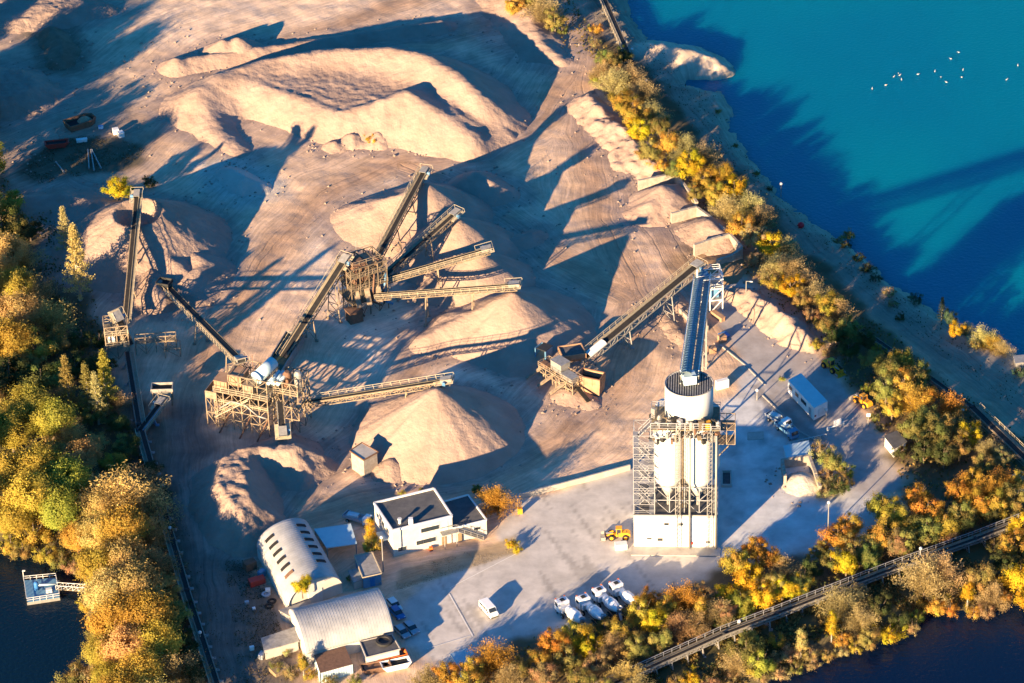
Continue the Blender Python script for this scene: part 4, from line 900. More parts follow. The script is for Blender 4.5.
def barrel(name, label, A, B, C, rise, wallh, mt, skylights=0, cat='hall'):
    """A-B eave along the axis (world xy), A-C across"""
    A, B, C = Vector((*A, 0)), Vector((*B, 0)), Vector((*C, 0)); ax = B-A; cr_ = C-A
    t = thing(name, label, cat, A); K = 20; Pn = lambda s, k: ax*s+cr_*(.5-.5*math.cos(math.pi*k/K))+Vector((0, 0, wallh+rise*math.sin(math.pi*k/K)))
    ov = .015; r = MB(); NS = 30
    vs = [Pn(-ov+(1+2*ov)*i/NS, k) for i in range(NS+1) for k in range(K+1)]
    r.add(vs, [(i*(K+1)+k, (i+1)*(K+1)+k, (i+1)*(K+1)+k+1, i*(K+1)+k+1) for i in range(NS) for k in range(K)])
    o = r.build('roof', M[mt], t, True); so_ = o.modifiers.new('thick', 'SOLIDIFY'); so_.thickness = .12
    rb = MB()
    for i in range(NS+1):
        for k in range(K): rb.bar(Pn(i/NS, k)+Vector((0, 0, .0)), Pn(i/NS, k+1)+Vector((0, 0, .0)), .06, .06)
    rb.build('roof_seams', M[mt], t)
    for s in (0, 1):
        g_ = MB(); g_.add([Pn(s, k) for k in range(K+1)]+[ax*s+cr_*1+Vector((0, 0, -.4)), ax*s+Vector((0, 0, -.4))], [tuple(range(K+3))]); g_.build('gable', M['stucco'], t)
    sw = MB()
    for k in (0, 1): p = cr_*k; sw.quad(p+Vector((0, 0, -.4)), p+ax+Vector((0, 0, -.4)), p+ax+Vector((0, 0, wallh)), p+Vector((0, 0, wallh)))
    sw.build('side_wall', M['stucco'], t)
    for row, k0 in ((0, 4.2), (1, 12.6)):
        for i in range(skylights):
            s0 = .1+i*.125; m = MB(); N = 4
            for j in range(N):
                ka, kb = k0+j*2.6/N, k0+(j+1)*2.6/N; up_ = Vector((0, 0, .16))
                m.quad(Pn(s0, ka)+up_, Pn(s0+.042, ka)+up_, Pn(s0+.042, kb)+up_, Pn(s0, kb)+up_)
            o = m.build('skylight', M['dark'] if (i, row) != (5, 0) else M['rust'], t); o.modifiers.new('thick', 'SOLIDIFY').thickness = .1
    # door on the near gable
    p = ax*1+cr_*.5; n = ax.normalized(); q = p+n*.1
    MB().box(q.x, q.y, 1.7, 3.2, .15, 3.6, math.atan2(cr_.y, cr_.x)).build('sliding_door', M['silo'], t)
    return t
a = U(257, 548, 2.2); b = U(288, 606, 2.2); cc = U(310, 528, 2.2)
barrel('barrel_roof_hall', 'grey arched hall with two rows of dark rooflights', (a.x, a.y), (b.x, b.y), (cc.x, cc.y), 4.2, 2.2, 'tin', 6)
a = U(375, 593, 2.6); b = U(290, 614, 2.6); cc = U(393, 633, 2.6)
barrel('long_barrel_hall', 'pale arched hall with plain corrugated roof, nearest the bottom edge', (a.x, a.y), (b.x, b.y), (cc.x, cc.y), 3.8, 2.6, 'tin', 0)
def flatshed(name, label, C, h, wm, rm, cat, items=(), edge=None, open_front=False):
    c, q = loc_poly(fp(C, h)); t = thing(name, label, cat, c)
    if open_front:
        for p in q: MB().bar((*p, -.3), (*p, h-.2), .2).build('post', M['steelg'], t)
        m = MB(); m.bar((*q[0], h/2), (*q[1], h/2), .12, h); m.build('back_wall', M[wm], t)
    else: MB().prism(q, -.4, h-.2).build('wall', M[wm], t)
    ctr = Vector((sum(p[0] for p in q)/len(q), sum(p[1] for p in q)/len(q))); q3 = [tuple(Vector(p)+(Vector(p)-ctr).normalized()*.25) for p in q]
    MB().prism(q3, h-.2, h).build('roof', M[rm], t)
    if edge:
        e = MB()
        for a, b in zip(q3, q3[1:]+q3[:1]): e.bar((*a, h), (*b, h), .2, .28)
        e.build('roof_edge', M[edge], t)
    if items: wall_items(t, q[3], q[2], items)
    return t
flatshed('carport', 'open shed with flat teal roof between arched hall and office', [(315, 529), (350, 524), (356, 543), (327, 547)], 3.6, 'stucco', 'teal', 'open shed', open_front=True)
flatshed('small_shed', 'small grey shed with pale gutter beside the office parking', [(355, 556), (372, 553), (381, 573), (363, 577)], 3.0, 'bluesteel', 'roofrib', 'shed', [(.5, 1.2, 1.0, 2, 'blue')], edge='rail')
flatshed('lean_to', 'low grey lean-to roof left of the small grey shed', [(349, 571), (362, 567), (366, 577), (354, 582)], 2.2, 'conc', 'roofrib', 'lean-to')
flatshed('store_lean_to', 'low flat roofed store between the two arched halls', [(280, 610), (309, 600), (312, 607), (289, 615)], 2.6, 'conc', 'roofrib', 'store')
flatshed('flat_store', 'small flat roofed concrete store with a round black tank lid', [(361, 642), (391, 635), (399, 649), (367, 657)], 2.8, 'stucco', 'felt', 'store', edge='conc')
c_ = U(384, 642, 2.9); tag(MB().lathe((0, 0, 0), [(1.6, 0), (1.6, .5), (1.1, .5), (1.1, .2), (.1, .2)], 24).build('tank_lid', M['black']), 'round black ring shaped tank lid lying on the flat concrete store roof', 'tank').location = c_  # only the lid of a tank, lying on the store roof
flatshed('kiosk', 'small white shed with a brown door under the green trees at right', [(885, 436), (897, 431), (906, 441), (894, 448)], 2.8, 'white', 'felt', 'shed', [(.6, 1.1, 1.2, 1.8, 'orange')])
flatshed('block_shed', 'white concrete block shed with red edged roof amid the sand heaps', [(351, 451), (362, 443.5), (377, 452), (363.5, 459.5)], 4.6, 'block', 'conc', 'shed', edge='rust')
flatshed('old_trailer', 'long grey roofed trailer shed left of the near arched hall', [(262, 638), (295, 627), (298, 641), (265, 650)], 2.6, 'conc', 'roofrib', 'trailer')
def container(label, C, h, wm, rm, z0=0, name='container', group=None, cat='container'):
    c, q = loc_poly(fp(C, h)); t = thing(name, label, cat, c, 0, group)
    MB().prism(q, z0, h-.08).build('wall', M[wm], t); MB().prism(q, h-.08, h).build('roof', M[rm], t)
    rb = MB()
    for a, b in zip(q, q[1:]+q[:1]):
        a, b = Vector(a), Vector(b); n = int((b-a).length/.5)
        for i in range(n+1): p = a.lerp(b, i/max(1, n)); rb.bar((p.x, p.y, z0+.05), (p.x, p.y, h-.1), .12)
    rb.build('ribs', M[wm], t); return t, q
container('pale blue container with rusty lid at the near corner of the long hall', [(314, 655), (345, 646), (353, 664), (320, 673)], 2.6, 'teal', 'rust')
def skip(px, py, rz, label, mt, mi, group):
    c = U(px, py, 0); t = thing('waste_skip', label, 'skip', (c.x, c.y, 0), rz, group)
    m = MB(); b = [(-2, -.9, .1), (2, -.9, .1), (2, .9, .1), (-2, .9, .1)]; tp = [(-3, -1.1, 1.5), (3, -1.1, 1.5), (3, 1.1, 1.5), (-3, 1.1, 1.5)]; ti = [(x*.94, y*.92, 1.5) for x, y, z in tp]; bi = [(x*.94, y*.92, .25) for x, y, z in b]
    fs = [(3, 2, 1, 0), (12, 13, 14, 15)]
    for i in range(4): j = (i+1) % 4; fs += [(i, j, 4+j, 4+i), (4+i, 4+j, 8+j, 8+i), (8+i, 8+j, 12+j, 12+i)]
    m.add(b+tp+ti+bi, fs); m.build('skip_body', M[mt], t); MB().box(0, 0, .9, 4.6, 1.8, .5, 0).build('scrap_load', M[mi], t)
    for x in (-1, 1): MB().box(x, 1.15, .9, .2, .1, 1).build('lug', M[mt], t)
skip(392, 660, R(17), 'orange skip by the flat concrete store', 'orange', 'rust', 'waste skips'); skip(396, 668, R(17), 'white skip just below the orange skip', 'white', 'dark', 'waste skips')
skip(57, 147, R(8), 'faded red open trough at the upper left by the dark scrap patch', 'red', 'dark', 'waste skips')
skip(376, 671, R(15), 'flat brown rusty skip left of the white skip', 'rust', 'rust', 'waste skips')
# ------------------------------------------------------------------ walls
def wall(label, pts, h, th=.6, mt='block', top=0, name='retaining_wall', coping=True, cat='wall'):
    q = P2(pts, h if top else 0); c = Vector((*q[0], 0)); t = thing(name, label, cat, c); m = MB(); k = MB()
    for a, b in zip(q[:-1], q[1:]):
        a3, b3 = Vector((*a, 0))-c, Vector((*b, 0))-c; m.bar(a3+Vector((0, 0, h/2-.3)), b3+Vector((0, 0, h/2-.3)), th, h+.6)
        n = max(1, int((b3-a3).length/2))
        d = (b3-a3).normalized(); rz = math.atan2(d.y, d.x)
        for i in range(n):
            p = a3.lerp(b3, (i+.5)/n); k.box(p.x, p.y, h+.12, (b3-a3).length/n-.08, th+.05, .26+.12*((i*7) % 3), rz)
    m.build('wall_face', M[mt], t)
    if coping: k.build('coping_blocks', M[mt], t)
wall('longest block wall behind the upper heap bay, bent round to the middle bay', [(638, 181), (675, 174.5), (690, 192), (697, 203)], 2.4, top=1)
wall('middle block wall between the two lower heap bays', [(671, 214), (697, 207.5), (712, 219), (725, 231)], 2.4, top=1)
wall('bright block wall round the lowest bay with brown sand', [(694, 245.5), (730, 234), (742, 248)], 3.0, top=1)
wall('dark block wall closing the lowest bay toward the transfer tower', [(742, 248), (733, 255), (717, 261)], 3.0, top=1)
wall('three sided block wall round the small gravel cone in the yard', [(785, 485), (782, 468), (809, 464), (820, 495)], 2.0)
wall('long low concrete wall on the upper edge of the yard', [(517, 508), (519, 499), (560, 489), (630, 470)], 1.4, .35, 'conc', coping=False)
wall('white block beside the foot of the round white bin', [(716, 389), (728, 386)], 2.0, 1.0, 'white', coping=False, name='barrier_block', cat='concrete block')
wall('single row of kerb blocks along the paved road below the gallery', [(720, 345), (745, 365), (765, 385)], .15, .3, 'conc', coping=False, name='kerb_row', cat='kerb')
wall('two timber and concrete rails beside the scale by the white office trailer', [(762, 395), (800, 432), (815, 440)], .15, .3, 'conc', coping=False, name='kerb_row', cat='kerb')
# painted bay line on the parking lot
def line(label, pts, wd=.18):
    q = P2(pts); c = Vector((*q[0], 0)); m = MB()
    for a, b in zip(q[:-1], q[1:]):
        a, b = Vector(a), Vector(b); n = Vector((-(b-a).y, (b-a).x)).normalized()*wd/2
        zz = .09
        m.quad((*(a-n-c.xy), zz), (*(b-n-c.xy), zz), (*(b+n-c.xy), zz), (*(a+n-c.xy), zz))
    o = m.build('painted_line', M['white']); o.location = c; tag(o, label, 'road marking')
line('white painted line down the parking lot left of the van', [(449, 594), (473, 637)], .18)
line('faint painted line across the parking lot toward the hall', [(427, 649), (470, 636)], .14)
line('faint edge line across the yard entrance', [(450, 588), (520, 552)], .15)

# ------------------------------------------------------------------ vehicles (local +x is forward)
def wheelp(t, x, y, r, wd, rimc='rim', nm='wheel'):
    m = MB(); m.tube((x, y-wd/2, r), (x, y+wd/2, r), r, n=16); o = m.build(nm, M['rubber'], t, False)
    MB().tube((x, y-wd/2-.02, r), (x, y+wd/2+.02, r), r*.55, n=12).build('rim', M[rimc], o)
def extr(profile, y0, y1):   # profile (x,z) extruded across y
    m = MB(); n = len(profile); vs = [(x, y0, z) for x, z in profile]+[(x, y1, z) for x, z in profile]
    return m.add(vs, [tuple(range(n-1, -1, -1)), tuple(range(n, 2*n))]+[(i, (i+1) % n, n+(i+1) % n, n+i) for i in range(n)])
def van(px, py, hd, label):
    c = U(px, py, 0); t = thing('van', label, 'van', (c.x, c.y, 0), hd)
    extr([(-2.5, .35), (2.45, .35), (2.55, .95), (1.75, 1.25), (1.15, 1.95), (-2.35, 2.0), (-2.5, 1.2)], -.95, .95).build('body', M['vanw'], t, bevel=.08)
    g_ = MB()
    g_.quad((1.80, -.8, 1.27), (1.80, .8, 1.27), (1.22, .75, 1.9), (1.22, -.75, 1.9)); g_.build('windscreen', M['glass'], t)
    for sy in (-1, 1):
        y = sy*.965
        for a, b in ((.5, 1.35), (-.6, .4), (-2.2, -.7)): MB().quad((a, y, 1.2), (b+(.15 if b > 1 else 0), y, 1.2), (b-(.25 if b > 1 else 0), y, 1.8), (a, y, 1.8)).build('side_window', M['glass'], t)
        for x in (-1.6, 1.6): wheelp(t, x, sy*.85, .33, .22)
        MB().box(2.5, sy*.7, .85, .12, .3, .2).build('headlight', M['silver'], t); MB().box(-2.5, sy*.82, 1.2, .06, .15, .5).build('tail_light', M['red'], t)
        MB().box(1.35, sy*1.05, 1.3, .15, .2, .25).build('mirror', M['black'], t)
    MB().box(-2.46, 0, 1.5, .06, 1.4, .55).build('rear_window', M['glass'], t)
    MB().box(2.52, 0, .5, .12, 1.8, .2).build('bumper', M['black'], t)
van(489, 612.5, R(-62), 'white minibus parked alone on the open parking lot')
def car(px, py, hd, label, paint='silver'):
    c = U(px, py, 0); t = thing('parked_car', label, 'car', (c.x, c.y, 0), hd, 'cars parked beside the long arched hall')
    extr([(-2.1, .3), (2.1, .3), (2.15, .7), (1.2, .92), (-1.9, .95), (-2.1, .8)], -.88, .88).build('body', M[paint], t, bevel=.08)
    extr([(-1.9, .93), (1.2, .93), (.5, 1.42), (-1.4, 1.45)], -.78, .78).build('cabin', M['glass'], t, bevel=.05)
    extr([(.45, 1.40), (.4, 1.48), (-1.35, 1.5), (-1.4, 1.42)], -.72, .72).build('roof_panel', M[paint], t)
    for sy in (-1, 1):
        for x in (-1.35, 1.35): wheelp(t, x, sy*.8, .32, .2)
        MB().box(2.1, sy*.65, .65, .1, .3, .15).build('headlight', M['vanw'], t); MB().box(-2.08, sy*.65, .75, .06, .3, .15).build('tail_light', M['red'], t)
car(394, 607, R(-60), 'white car parked nearest the end of the long arched hall, above the pair', 'vanw')
car(402, 634, R(-58), 'left silver car of the pair parked by the long arched hall')
car(411, 630, R(-58), 'right silver car of the pair parked by the long arched hall')
car(397, 615, R(-60), 'dark blue car squeezed below the white car by the long hall', 'blue')
def mixer(px, py, hd, label):
    c = U(px, py, 0); t = thing('mixer_truck', label, 'mixer truck', (c.x, c.y, 0), hd, 'concrete mixer trucks parked side by side')
    MB().box(-1, 0, .95, 8, .9, .3).build('chassis', M['black'], t)
    extr([(2.6, .6), (4.5, .6), (4.55, 1.7), (4.3, 3.0), (2.6, 3.05)], -1.22, 1.22).build('cab', M['vanw'], t, bevel=.1)
    MB().quad((4.58, -1.05, 1.75), (4.58, 1.05, 1.75), (4.36, 1.0, 2.75), (4.36, -1.0, 2.75)).build('windscreen', M['glass'], t)
    for sy in (-1, 1):
        MB().quad((3.1, sy*1.24, 1.75), (4.3, sy*1.24, 1.75), (4.15, sy*1.24, 2.6), (3.1, sy*1.24, 2.6)).build('side_window', M['glass'], t)
        for x in (3.6, 1.6, -2.6, -3.9): wheelp(t, x, sy*1.05, .5, .32)
        MB().box(4.3, sy*1.0, 3.12, .2, .25, .14).build('beacon', M['orange'], t)
        MB().box(4.5, sy*.9, .95, .12, .35, .2).build('headlight', M['silver'], t)
    MB().box(3.4, 0, 3.1, .9, .9, .08).build('roof_hatch', M['black'], t)
    MB().box(2.1, 0, 1.6, .7, 2.0, 1.2).build('water_tank', M['vanw'], t)
    d = MB(); a, b = Vector((1.6, 0, 2.0)), Vector((-4.4, 0, 2.9)); prof = [(0, .35), (.1, .8), (.35, 1.15), (.6, 1.2), (.85, .85), (1, .5)]
    for (s0, q0), (s1, q1) in zip(prof[:-1], prof[1:]): d.tube(a.lerp(b, s0), a.lerp(b, s1), q0, q1, 20, caps=False)
    d.build('drum', M['vanw'], t, True)
    st = MB()
    for i in range(3): p = a.lerp(b, .33+.14*i); q = a.lerp(b, .36+.14*i); st.tube(p, q, 1.22-.04*i, n=20, caps=False)
    st.build('drum_stripe', M['silver'], t, True)
    h = MB(); h.lathe((-4.6, 0, 2.9), [(.3, 0), (.6, .8), (.55, .8), (.25, .05)], 12); h.build('charge_hopper', M['silver'], t)
    h = MB(); h.bar((-4.6, 0, 2.4), (-5.6, .2, 1.2), .5, .15); h.build('chute', M['silver'], t)
    f = MB(); f.bar((-4.2, -.8, 1), (-4.5, -.4, 3), .12); f.bar((-4.2, .8, 1), (-4.5, .4, 3), .12); f.build('rear_frame', M['silver'], t)
    for sy in (-1, 1): MB().box(-3.2, sy*1.1, 1.15, 3, .4, .06).build('mudguard', M['black'], t)
hd = R(118)
for (x, y, nm) in ((571, 621, 'leftmost white concrete mixer truck of four beside the roadside trees'), (592, 618, 'second white concrete mixer truck from the left of four in the row'), (608, 610, 'third white concrete mixer truck from the left of four in the row'), (625, 604, 'rightmost white concrete mixer truck of four in the row')):
    mixer(x, y, hd, nm)
def loader(px, py, hd, label):
    c = U(px, py, 0); t = thing('wheel_loader', label, 'wheel loader', (c.x, c.y, 0), hd, 'yellow wheel loaders'); t.scale = (.8,)*3
    extr([(-3.4, .9), (-.4, .9), (-.4, 2.0), (-2.8, 2.1), (-3.4, 1.7)], -.95, .95).build('engine_hood', M['yellow'], t, bevel=.08)
    extr([(-.2, .8), (1.8, .8), (1.6, 1.5), (-.2, 1.5)], -.7, .7).build('front_frame', M['yellow'], t, bevel=.05)
    MB().box(-.5, 0, 2.4, 1.3, 1.4, 1.5).build('cab', M['glass'], t, bevel=.05); MB().box(-.5, 0, 3.25, 1.6, 1.6, .16).build('cab_roof', M['yellow'], t, bevel=.04)
    p = MB()
    for x in (-1.1, .1):
        for y in (-.7, .7): p.bar((x, y, 1.6), (x, y, 3.2), .14)
    p.build('cab_posts', M['yellow'], t)
    for sy in (-1, 1):
        for x in (-2.2, 1.4): wheelp(t, x, sy*1.1, .85, .6, 'yellow')
        m = MB(); m.bar((.9, sy*.5, 1.9), (3.2, sy*.5, .9), .22, .35); m.build('lift_arm', M['yellow'], t)
    m = MB(); m.bar((1.0, 0, 1.7), (2.8, 0, 1.6), .2); m.build('tilt_cylinder', M['silver'], t)
    b = extr([(3.0, .15), (4.3, .1), (4.25, .2), (3.2, .35), (3.0, 1.0), (3.3, 1.45), (3.2, 1.5), (2.85, 1.0)], -1.45, 1.45); b.build('bucket', M['yellow' if 'gate' in label else 'steelg'], t)
    for sy in (-1, 1): MB().box(3.5, sy*1.45, .65, 1.1, .06, .9).build('bucket_side', M['steelg'], t)
    MB().tube((-2.4, .5, 2.1), (-2.4, .5, 2.9), .09).build('exhaust', M['black'], t)
loader(617, 538, R(178), 'yellow wheel loader with grey bucket beside the white tower building')
loader(832, 370, R(-55), 'upper yellow wheel loader in the shade beside the trees with bucket low toward the gate')
loader(862, 404, R(125), 'lower yellow wheel loader with orange cab roof at the road edge by the signpost')
def trailer():
    h = 4.1; C = [(788, 380), (801, 373), (827.6, 401), (814, 408)]; q0 = fp(C, h); c, q = loc_poly(q0); t = thing('office_trailer', 'long white office trailer with pale blue roof beside the paved road', 'office trailer', c)
    MB().prism(q, .9, h-.1).build('wall', M['white'], t); MB().prism(q, h-.1, h).build('roof', M['teal'], t)
    wall_items(t, q[0], q[3], [(.12, 2.9, 1.4, .9, 'window'), (.36, 2.9, 1.4, .9, 'window'), (.58, 2.9, 1.4, .9, 'window'), (.68, 2.9, 1, .9, 'window'), (.86, 2.1, 1, 2.1, 'silver')])
    a, b = Vector((*q[3], 0)), Vector((*q[2], 0)); d = (b-a).normalized(); n = Vector((d.y, -d.x, 0)); rz = math.atan2(d.y, d.x)
    for k in (.1, .9): p = a.lerp(b, k)+n*.08; MB().box(p.x, p.y, 1.9, .4, .1, .35, rz).build('tail_light', M['red'], t)
    p = a.lerp(b, .5)+n*.05; MB().box(p.x, p.y, 2.3, 1.5, .1, 1.7, rz).build('end_panel', M['silo'], t)
    ctr = (Vector((*q[0], 0))+Vector((*q[2], 0)))/2; ax = (Vector((*q[3], 0))-Vector((*q[0], 0))).normalized()
    for k in (-3.5, 0, 3.5): p = ctr+ax*k; MB().box(p.x, p.y, .35, 1.2, 1.8, 1.2, math.atan2(ax.y, ax.x)).build('support_block', M['conc'], t)
trailer()
flatshed('pale_canopy', 'flat pale blue roof slab beside the small bay right of the tower', [(784, 446), (808, 441), (811, 456), (788, 459)], 2.0, 'teal', 'teal', 'low shed')
def flatbed(px, py, hd, label, m1, m2):
    c = U(px, py, 0); t = thing('parked_truck', label, 'truck', (c.x, c.y, 0), hd)
    extr([(1.4, .5), (3.0, .5), (3.05, 1.4), (2.7, 2.3), (1.4, 2.3)], -1, 1).build('cab', M[m1], t, bevel=.08)
    MB().quad((3.06, -.85, 1.42), (3.06, .85, 1.42), (2.76, .8, 2.15), (2.76, -.8, 2.15)).build('windscreen', M['glass'], t)
    MB().box(-1, 0, .8, 4.6, .8, .25).build('chassis', M['black'], t)
    m = MB(); m.box(-1, 0, 1.05, 4.6, 2.1, .12)
    for y in (-1, 1): m.box(-1, y, 1.35, 4.6, .08, .6)
    for x in (-3.3, 1.3): m.box(x, 0, 1.35, .08, 2.1, .6)
    m.build('load_bed', M[m2], t)
    MB().box(-1.4, .1, 1.5, 2.4, 1.3, .6, .2).build('load', M['teal'], t)
    for sy in (-1, 1):
        for x in (2.2, -2.2): wheelp(t, x, sy*.9, .42, .25)
flatbed(779, 424, R(-50), 'white flatbed truck with loose load parked between tower and office trailer', 'vanw', 'silver')
flatbed(787, 434, R(-60), 'blue grey flatbed truck just below the white flatbed truck', 'bluesteel', 'bluesteel')
flatbed(478, 524+0-6, R(20), 'small truck hidden in the shade behind the office annex', 'silver', 'silver') if False else None
flatbed(359, 523, R(-30), 'white truck behind the teal shed beside the yellow tree', 'vanw', 'silver')
def blocks(label, items, nm='scrap_block', cat='block', group=None):
    for i, (px, py, sx, sy, sz, mt, rz, lab) in enumerate(items):
        c = U(px, py, 0); t = MB().box(0, 0, sz/2-.15, sx, sy, sz+.3)
        t.box(0, 0, sz+.05, sx*1.04, sy*1.04, .12); t.box(-sx*.3, 0, sz/2, .12, sy*1.04, sz*.9); t.box(sx*.3, 0, sz/2, .12, sy*1.04, sz*.9)
        o = t.build(nm, M[mt], None, bevel=.03); o.location = (c.x, c.y, 0); o.rotation_euler.z = rz; tag(o, lab, cat, group)
blocks('', [
 (116, 134, 1.4, 1.4, 1.4, 'white', .3, 'upper white cube tank at the edge of the scrap patch'), (121, 137, 1.4, 1.4, 1.4, 'white', .5, 'lower white cube tank at the edge of the scrap patch'),
 (82, 142, 2.6, 1.0, .8, 'white', .2, 'white bundle lying right of the faded red trough'), (58, 23, .9, .9, .9, 'white', .2, 'white block on the dark grassy heap at the upper left'),
 (101, 129, 1.2, .8, .8, 'blue', .2, 'tiny blue box between the dark barge and the cube tanks')], 'tank_cube', 'tank')
blocks('', [
 (712, 352, 1.6, 1.4, 1.2, 'tan', .3, 'tan pallet stack left of the blue lid by the gallery foot'), (722, 341, 1.6, 1.4, 1.4, 'tan', .5, 'tan pallet stack above the blue lid by the gallery foot'),
 (724, 336, 2.0, 1.8, .4, 'blue', .5, 'flat blue lid on the paved ground right of the gallery'), (718, 318, 1.2, 3.8, 1.0, 'tan', .6, 'narrow tan concrete strip right of the transfer tower'),
 (586, 553, 2.2, 1.4, 1.0, 'white', .1, 'x')][:4], 'pallet_stack', 'pallets')
blocks('', [(621, 548, 2.4, 1.5, 1.1, 'white', .1, 'white slatted crate below the yellow loader by the tower')], 'crate', 'crate')
blocks('', [(520, 513, 1.0, .9, 1.2, 'yellow', .1, 'small yellow cabinet at the left end of the long low wall'), (431, 551, .7, .7, .9, 'orange', .2, 'orange bin under the outside stairs of the office')], 'cabinet', 'cabinet')
blocks('', [(250, 568, 2.4, 1.8, 1.6, 'rust', .5, 'rusty brown scrap box in the dark strip left of the grey hall'), (257, 583, 3.2, 1.6, 1.0, 'red', .4, 'dull red scrap box in the dark strip left of the grey hall'),
 (268, 592, 1.0, .9, .7, 'white', .1, 'white oil drum box in the junk strip left of the grey hall'), (262, 576, 1.5, 1, 1.3, 'bluesteel', .9, 'blue grey machine box in the junk strip left of the grey hall'),
 (262, 658, 1.6, 1.0, 1.1, 'silver', 1.2, 'grey metal box left below the rusty trailer shed'), (280, 672, 3.4, 2.6, 1.0, 'wood', .6, 'brown timber crate pit below the rusty trailer shed'),
 (252, 650, .9, .6, .8, 'vanw', .3, 'small pale drum at the edge of the dark pit road'), (247, 604, .8, .6, .6, 'silver', .3, 'small silver box in the dark junk strip'), (254, 610, .6, .6, .5, 'vanw', .3, 'tiny white box in the dark junk strip')], 'scrap_box', 'scrap')
# tyres beside the hall
rr = random.Random(4)
for i, (px, py) in enumerate([(266, 594), (272, 601), (269, 606)]):
    c = U(px, py, .3); o = MB().lathe((0, 0, 0), [(.9, 0), (.95, .2), (.9, .4), (.5, .42), (.45, .2)], 18).build('rubber_ring', M['silver' if i == 0 else 'rubber']); o.location = (c.x, c.y, .0)
    tag(o, ['pale ring shaped tyre in the junk strip', 'black tyre next to the pale ring in the junk strip', 'lowest black tyre in the junk strip'][i], 'tyre')
def barge():
    A, B = U(68, 127, .9), U(93, 119, .9); c = (A+B)/2; d = B-A; t = thing('old_barge', 'long dark rusty barge shaped bin with sand in its bow, upper left', 'barge', (c.x, c.y, 0), math.atan2(d.y, d.x)); L = d.length*1.1
    m = MB(); o = [(-L/2, -2.2), (L/2-1.5, -2.2), (L/2, -1.2), (L/2, 1.2), (L/2-1.5, 2.2), (-L/2, 2.2)]; n = 6
    vs = [(x, y, 2) for x, y in o]+[(x*.95, y*.88, 2) for x, y in o]+[(x*.9, y*.8, -.2) for x, y in o]+[(x*.9, y*.8, .7) for x, y in o]
    fs = []
    for i in range(n): j = (i+1) % n; fs += [(i, j, n+j, n+i), (2*n+i, 2*n+j, j, i), (n+i, n+j, 3*n+j, 3*n+i)]
    m.add(vs, fs).build('hull', M['rust'], t)
    MB().prism([(x*.9, y*.8) for x, y in o], .8, 1.2).build('hold_floor', M['dark'], t)
    MB().lathe((L/2-2.6, 0, 1.1), [(2.0, 0), (1.2, .7), (.2, 1.2)], 14).build('sand_load', M['tan'], t)
barge()
def pipes(label, pts, z=.4, r=.18, mt='steelg', nm='pipe'):
    A, B = [U(*p, z) for p in pts]; c = Vector((A.x, A.y, 0)); m = MB().tube(A-c, B-c, r)
    d = (B-A).normalized(); m.tube(A-c-d*.1, A-c+d*.15, r*1.5); m.tube(B-c-d*.15, B-c+d*.1, r*1.5)
    o = m.build(nm, M[mt]); o.location = c; tag(o, label, 'pipe', 'loose pipes on the scrap patch')
pipes('left pipe of three lying on the scrap patch', [(88, 150), (89, 168)]); pipes('middle pipe of three lying on the scrap patch', [(91, 150), (94, 170)]); pipes('right pipe of three, slanting, lying on the scrap patch', [(92, 150), (101, 168)])
pipes('pale pipe lying apart at the left of the scrap patch', [(56, 162), (64, 172)])
# pump platform in the pond
def pontoon():
    C = [(24, 581), (56, 578), (60, 598), (27, 603)]; q0 = P2(C, -1); c = Vector((*q0[0], 0)); q = [(x-c.x, y-c.y) for x, y in q0]
    t = thing('pump_pontoon', 'floating steel pump pontoon with railings on the dark left pond', 'pontoon', c)
    MB().prism(q, WL-.4, -.9).build('float', M['steelg'], t); MB().prism([(x*.98+.1, y*.98-.05) for x, y in q], -.9, -.82).build('deck', M['bluesteel'], t)
    r = MB()
    for a, b in zip(q, q[1:]+q[:1]):
        for z in (-.3, .2): r.bar((*a, z), (*b, z), .09)
        a3, b3 = Vector(a), Vector(b); n = int((b3-a3).length/1.2)
        for i in range(n+1): p = a3.lerp(b3, i/n); r.bar((p.x, p.y, -.9), (p.x, p.y, .2), .08)
    r.build('handrail', M['silo'], t)
    ctr = Vector((sum(p[0] for p in q)/4, sum(p[1] for p in q)/4))
    MB().lathe((ctr.x-1, ctr.y, -.85), [(.5, 0), (.5, 1.6), (.3, 1.9)], 14).build('pump', M['blue'], t, True)
    m = MB(); m.tube((ctr.x-1, ctr.y, .2), (ctr.x+3, ctr.y+.4, .1), .2); m.tube((ctr.x+3, ctr.y+.4, .1), (ctr.x+3.4, ctr.y+2, -.4), .2); m.build('pump_pipe', M['teal'], t, True)
    MB().box(ctr.x+1.6, ctr.y-1, -.4, 1.2, .8, .8, .2).build('switch_box', M['silo'], t)
    l = MB(); l.bar((q[0][0], q[0][1], -.9), (q[0][0], q[0][1], 1.6), .12); l.box(q[0][0]+.2, q[0][1], 1.6, .6, .3, .15); l.build('lamp_post', M['silo'], t)
    A, B = U(57, 588, -.7), U(86, 590, -.2); b0 = Vector((A.x, A.y, 0)); t2 = thing('gangway', 'railed steel gangway from the pump pontoon to the wooded bank', 'gangway', b0); d = (B-A).normalized(); s = d.cross(Vector((0, 0, 1))).normalized()
    MB().bar(A-b0, B-b0, 1.1, .12).build('deck', M['walk'], t2); h = MB(); L = (B-A).length
    for sg in (-.55, .55):
        h.bar(A-b0+s*sg+Vector((0, 0, 1)), B-b0+s*sg+Vector((0, 0, 1)), .09)
        for i in range(int(L/1.2)): p = A-b0+d*(i*1.2)+s*sg; h.bar(p, p+Vector((0, 0, 1)), .08); h.bar(p, p+d*1.2+Vector((0, 0, 1)), .06)
    h.build('handrail', M['silo'], t2)
pontoon()
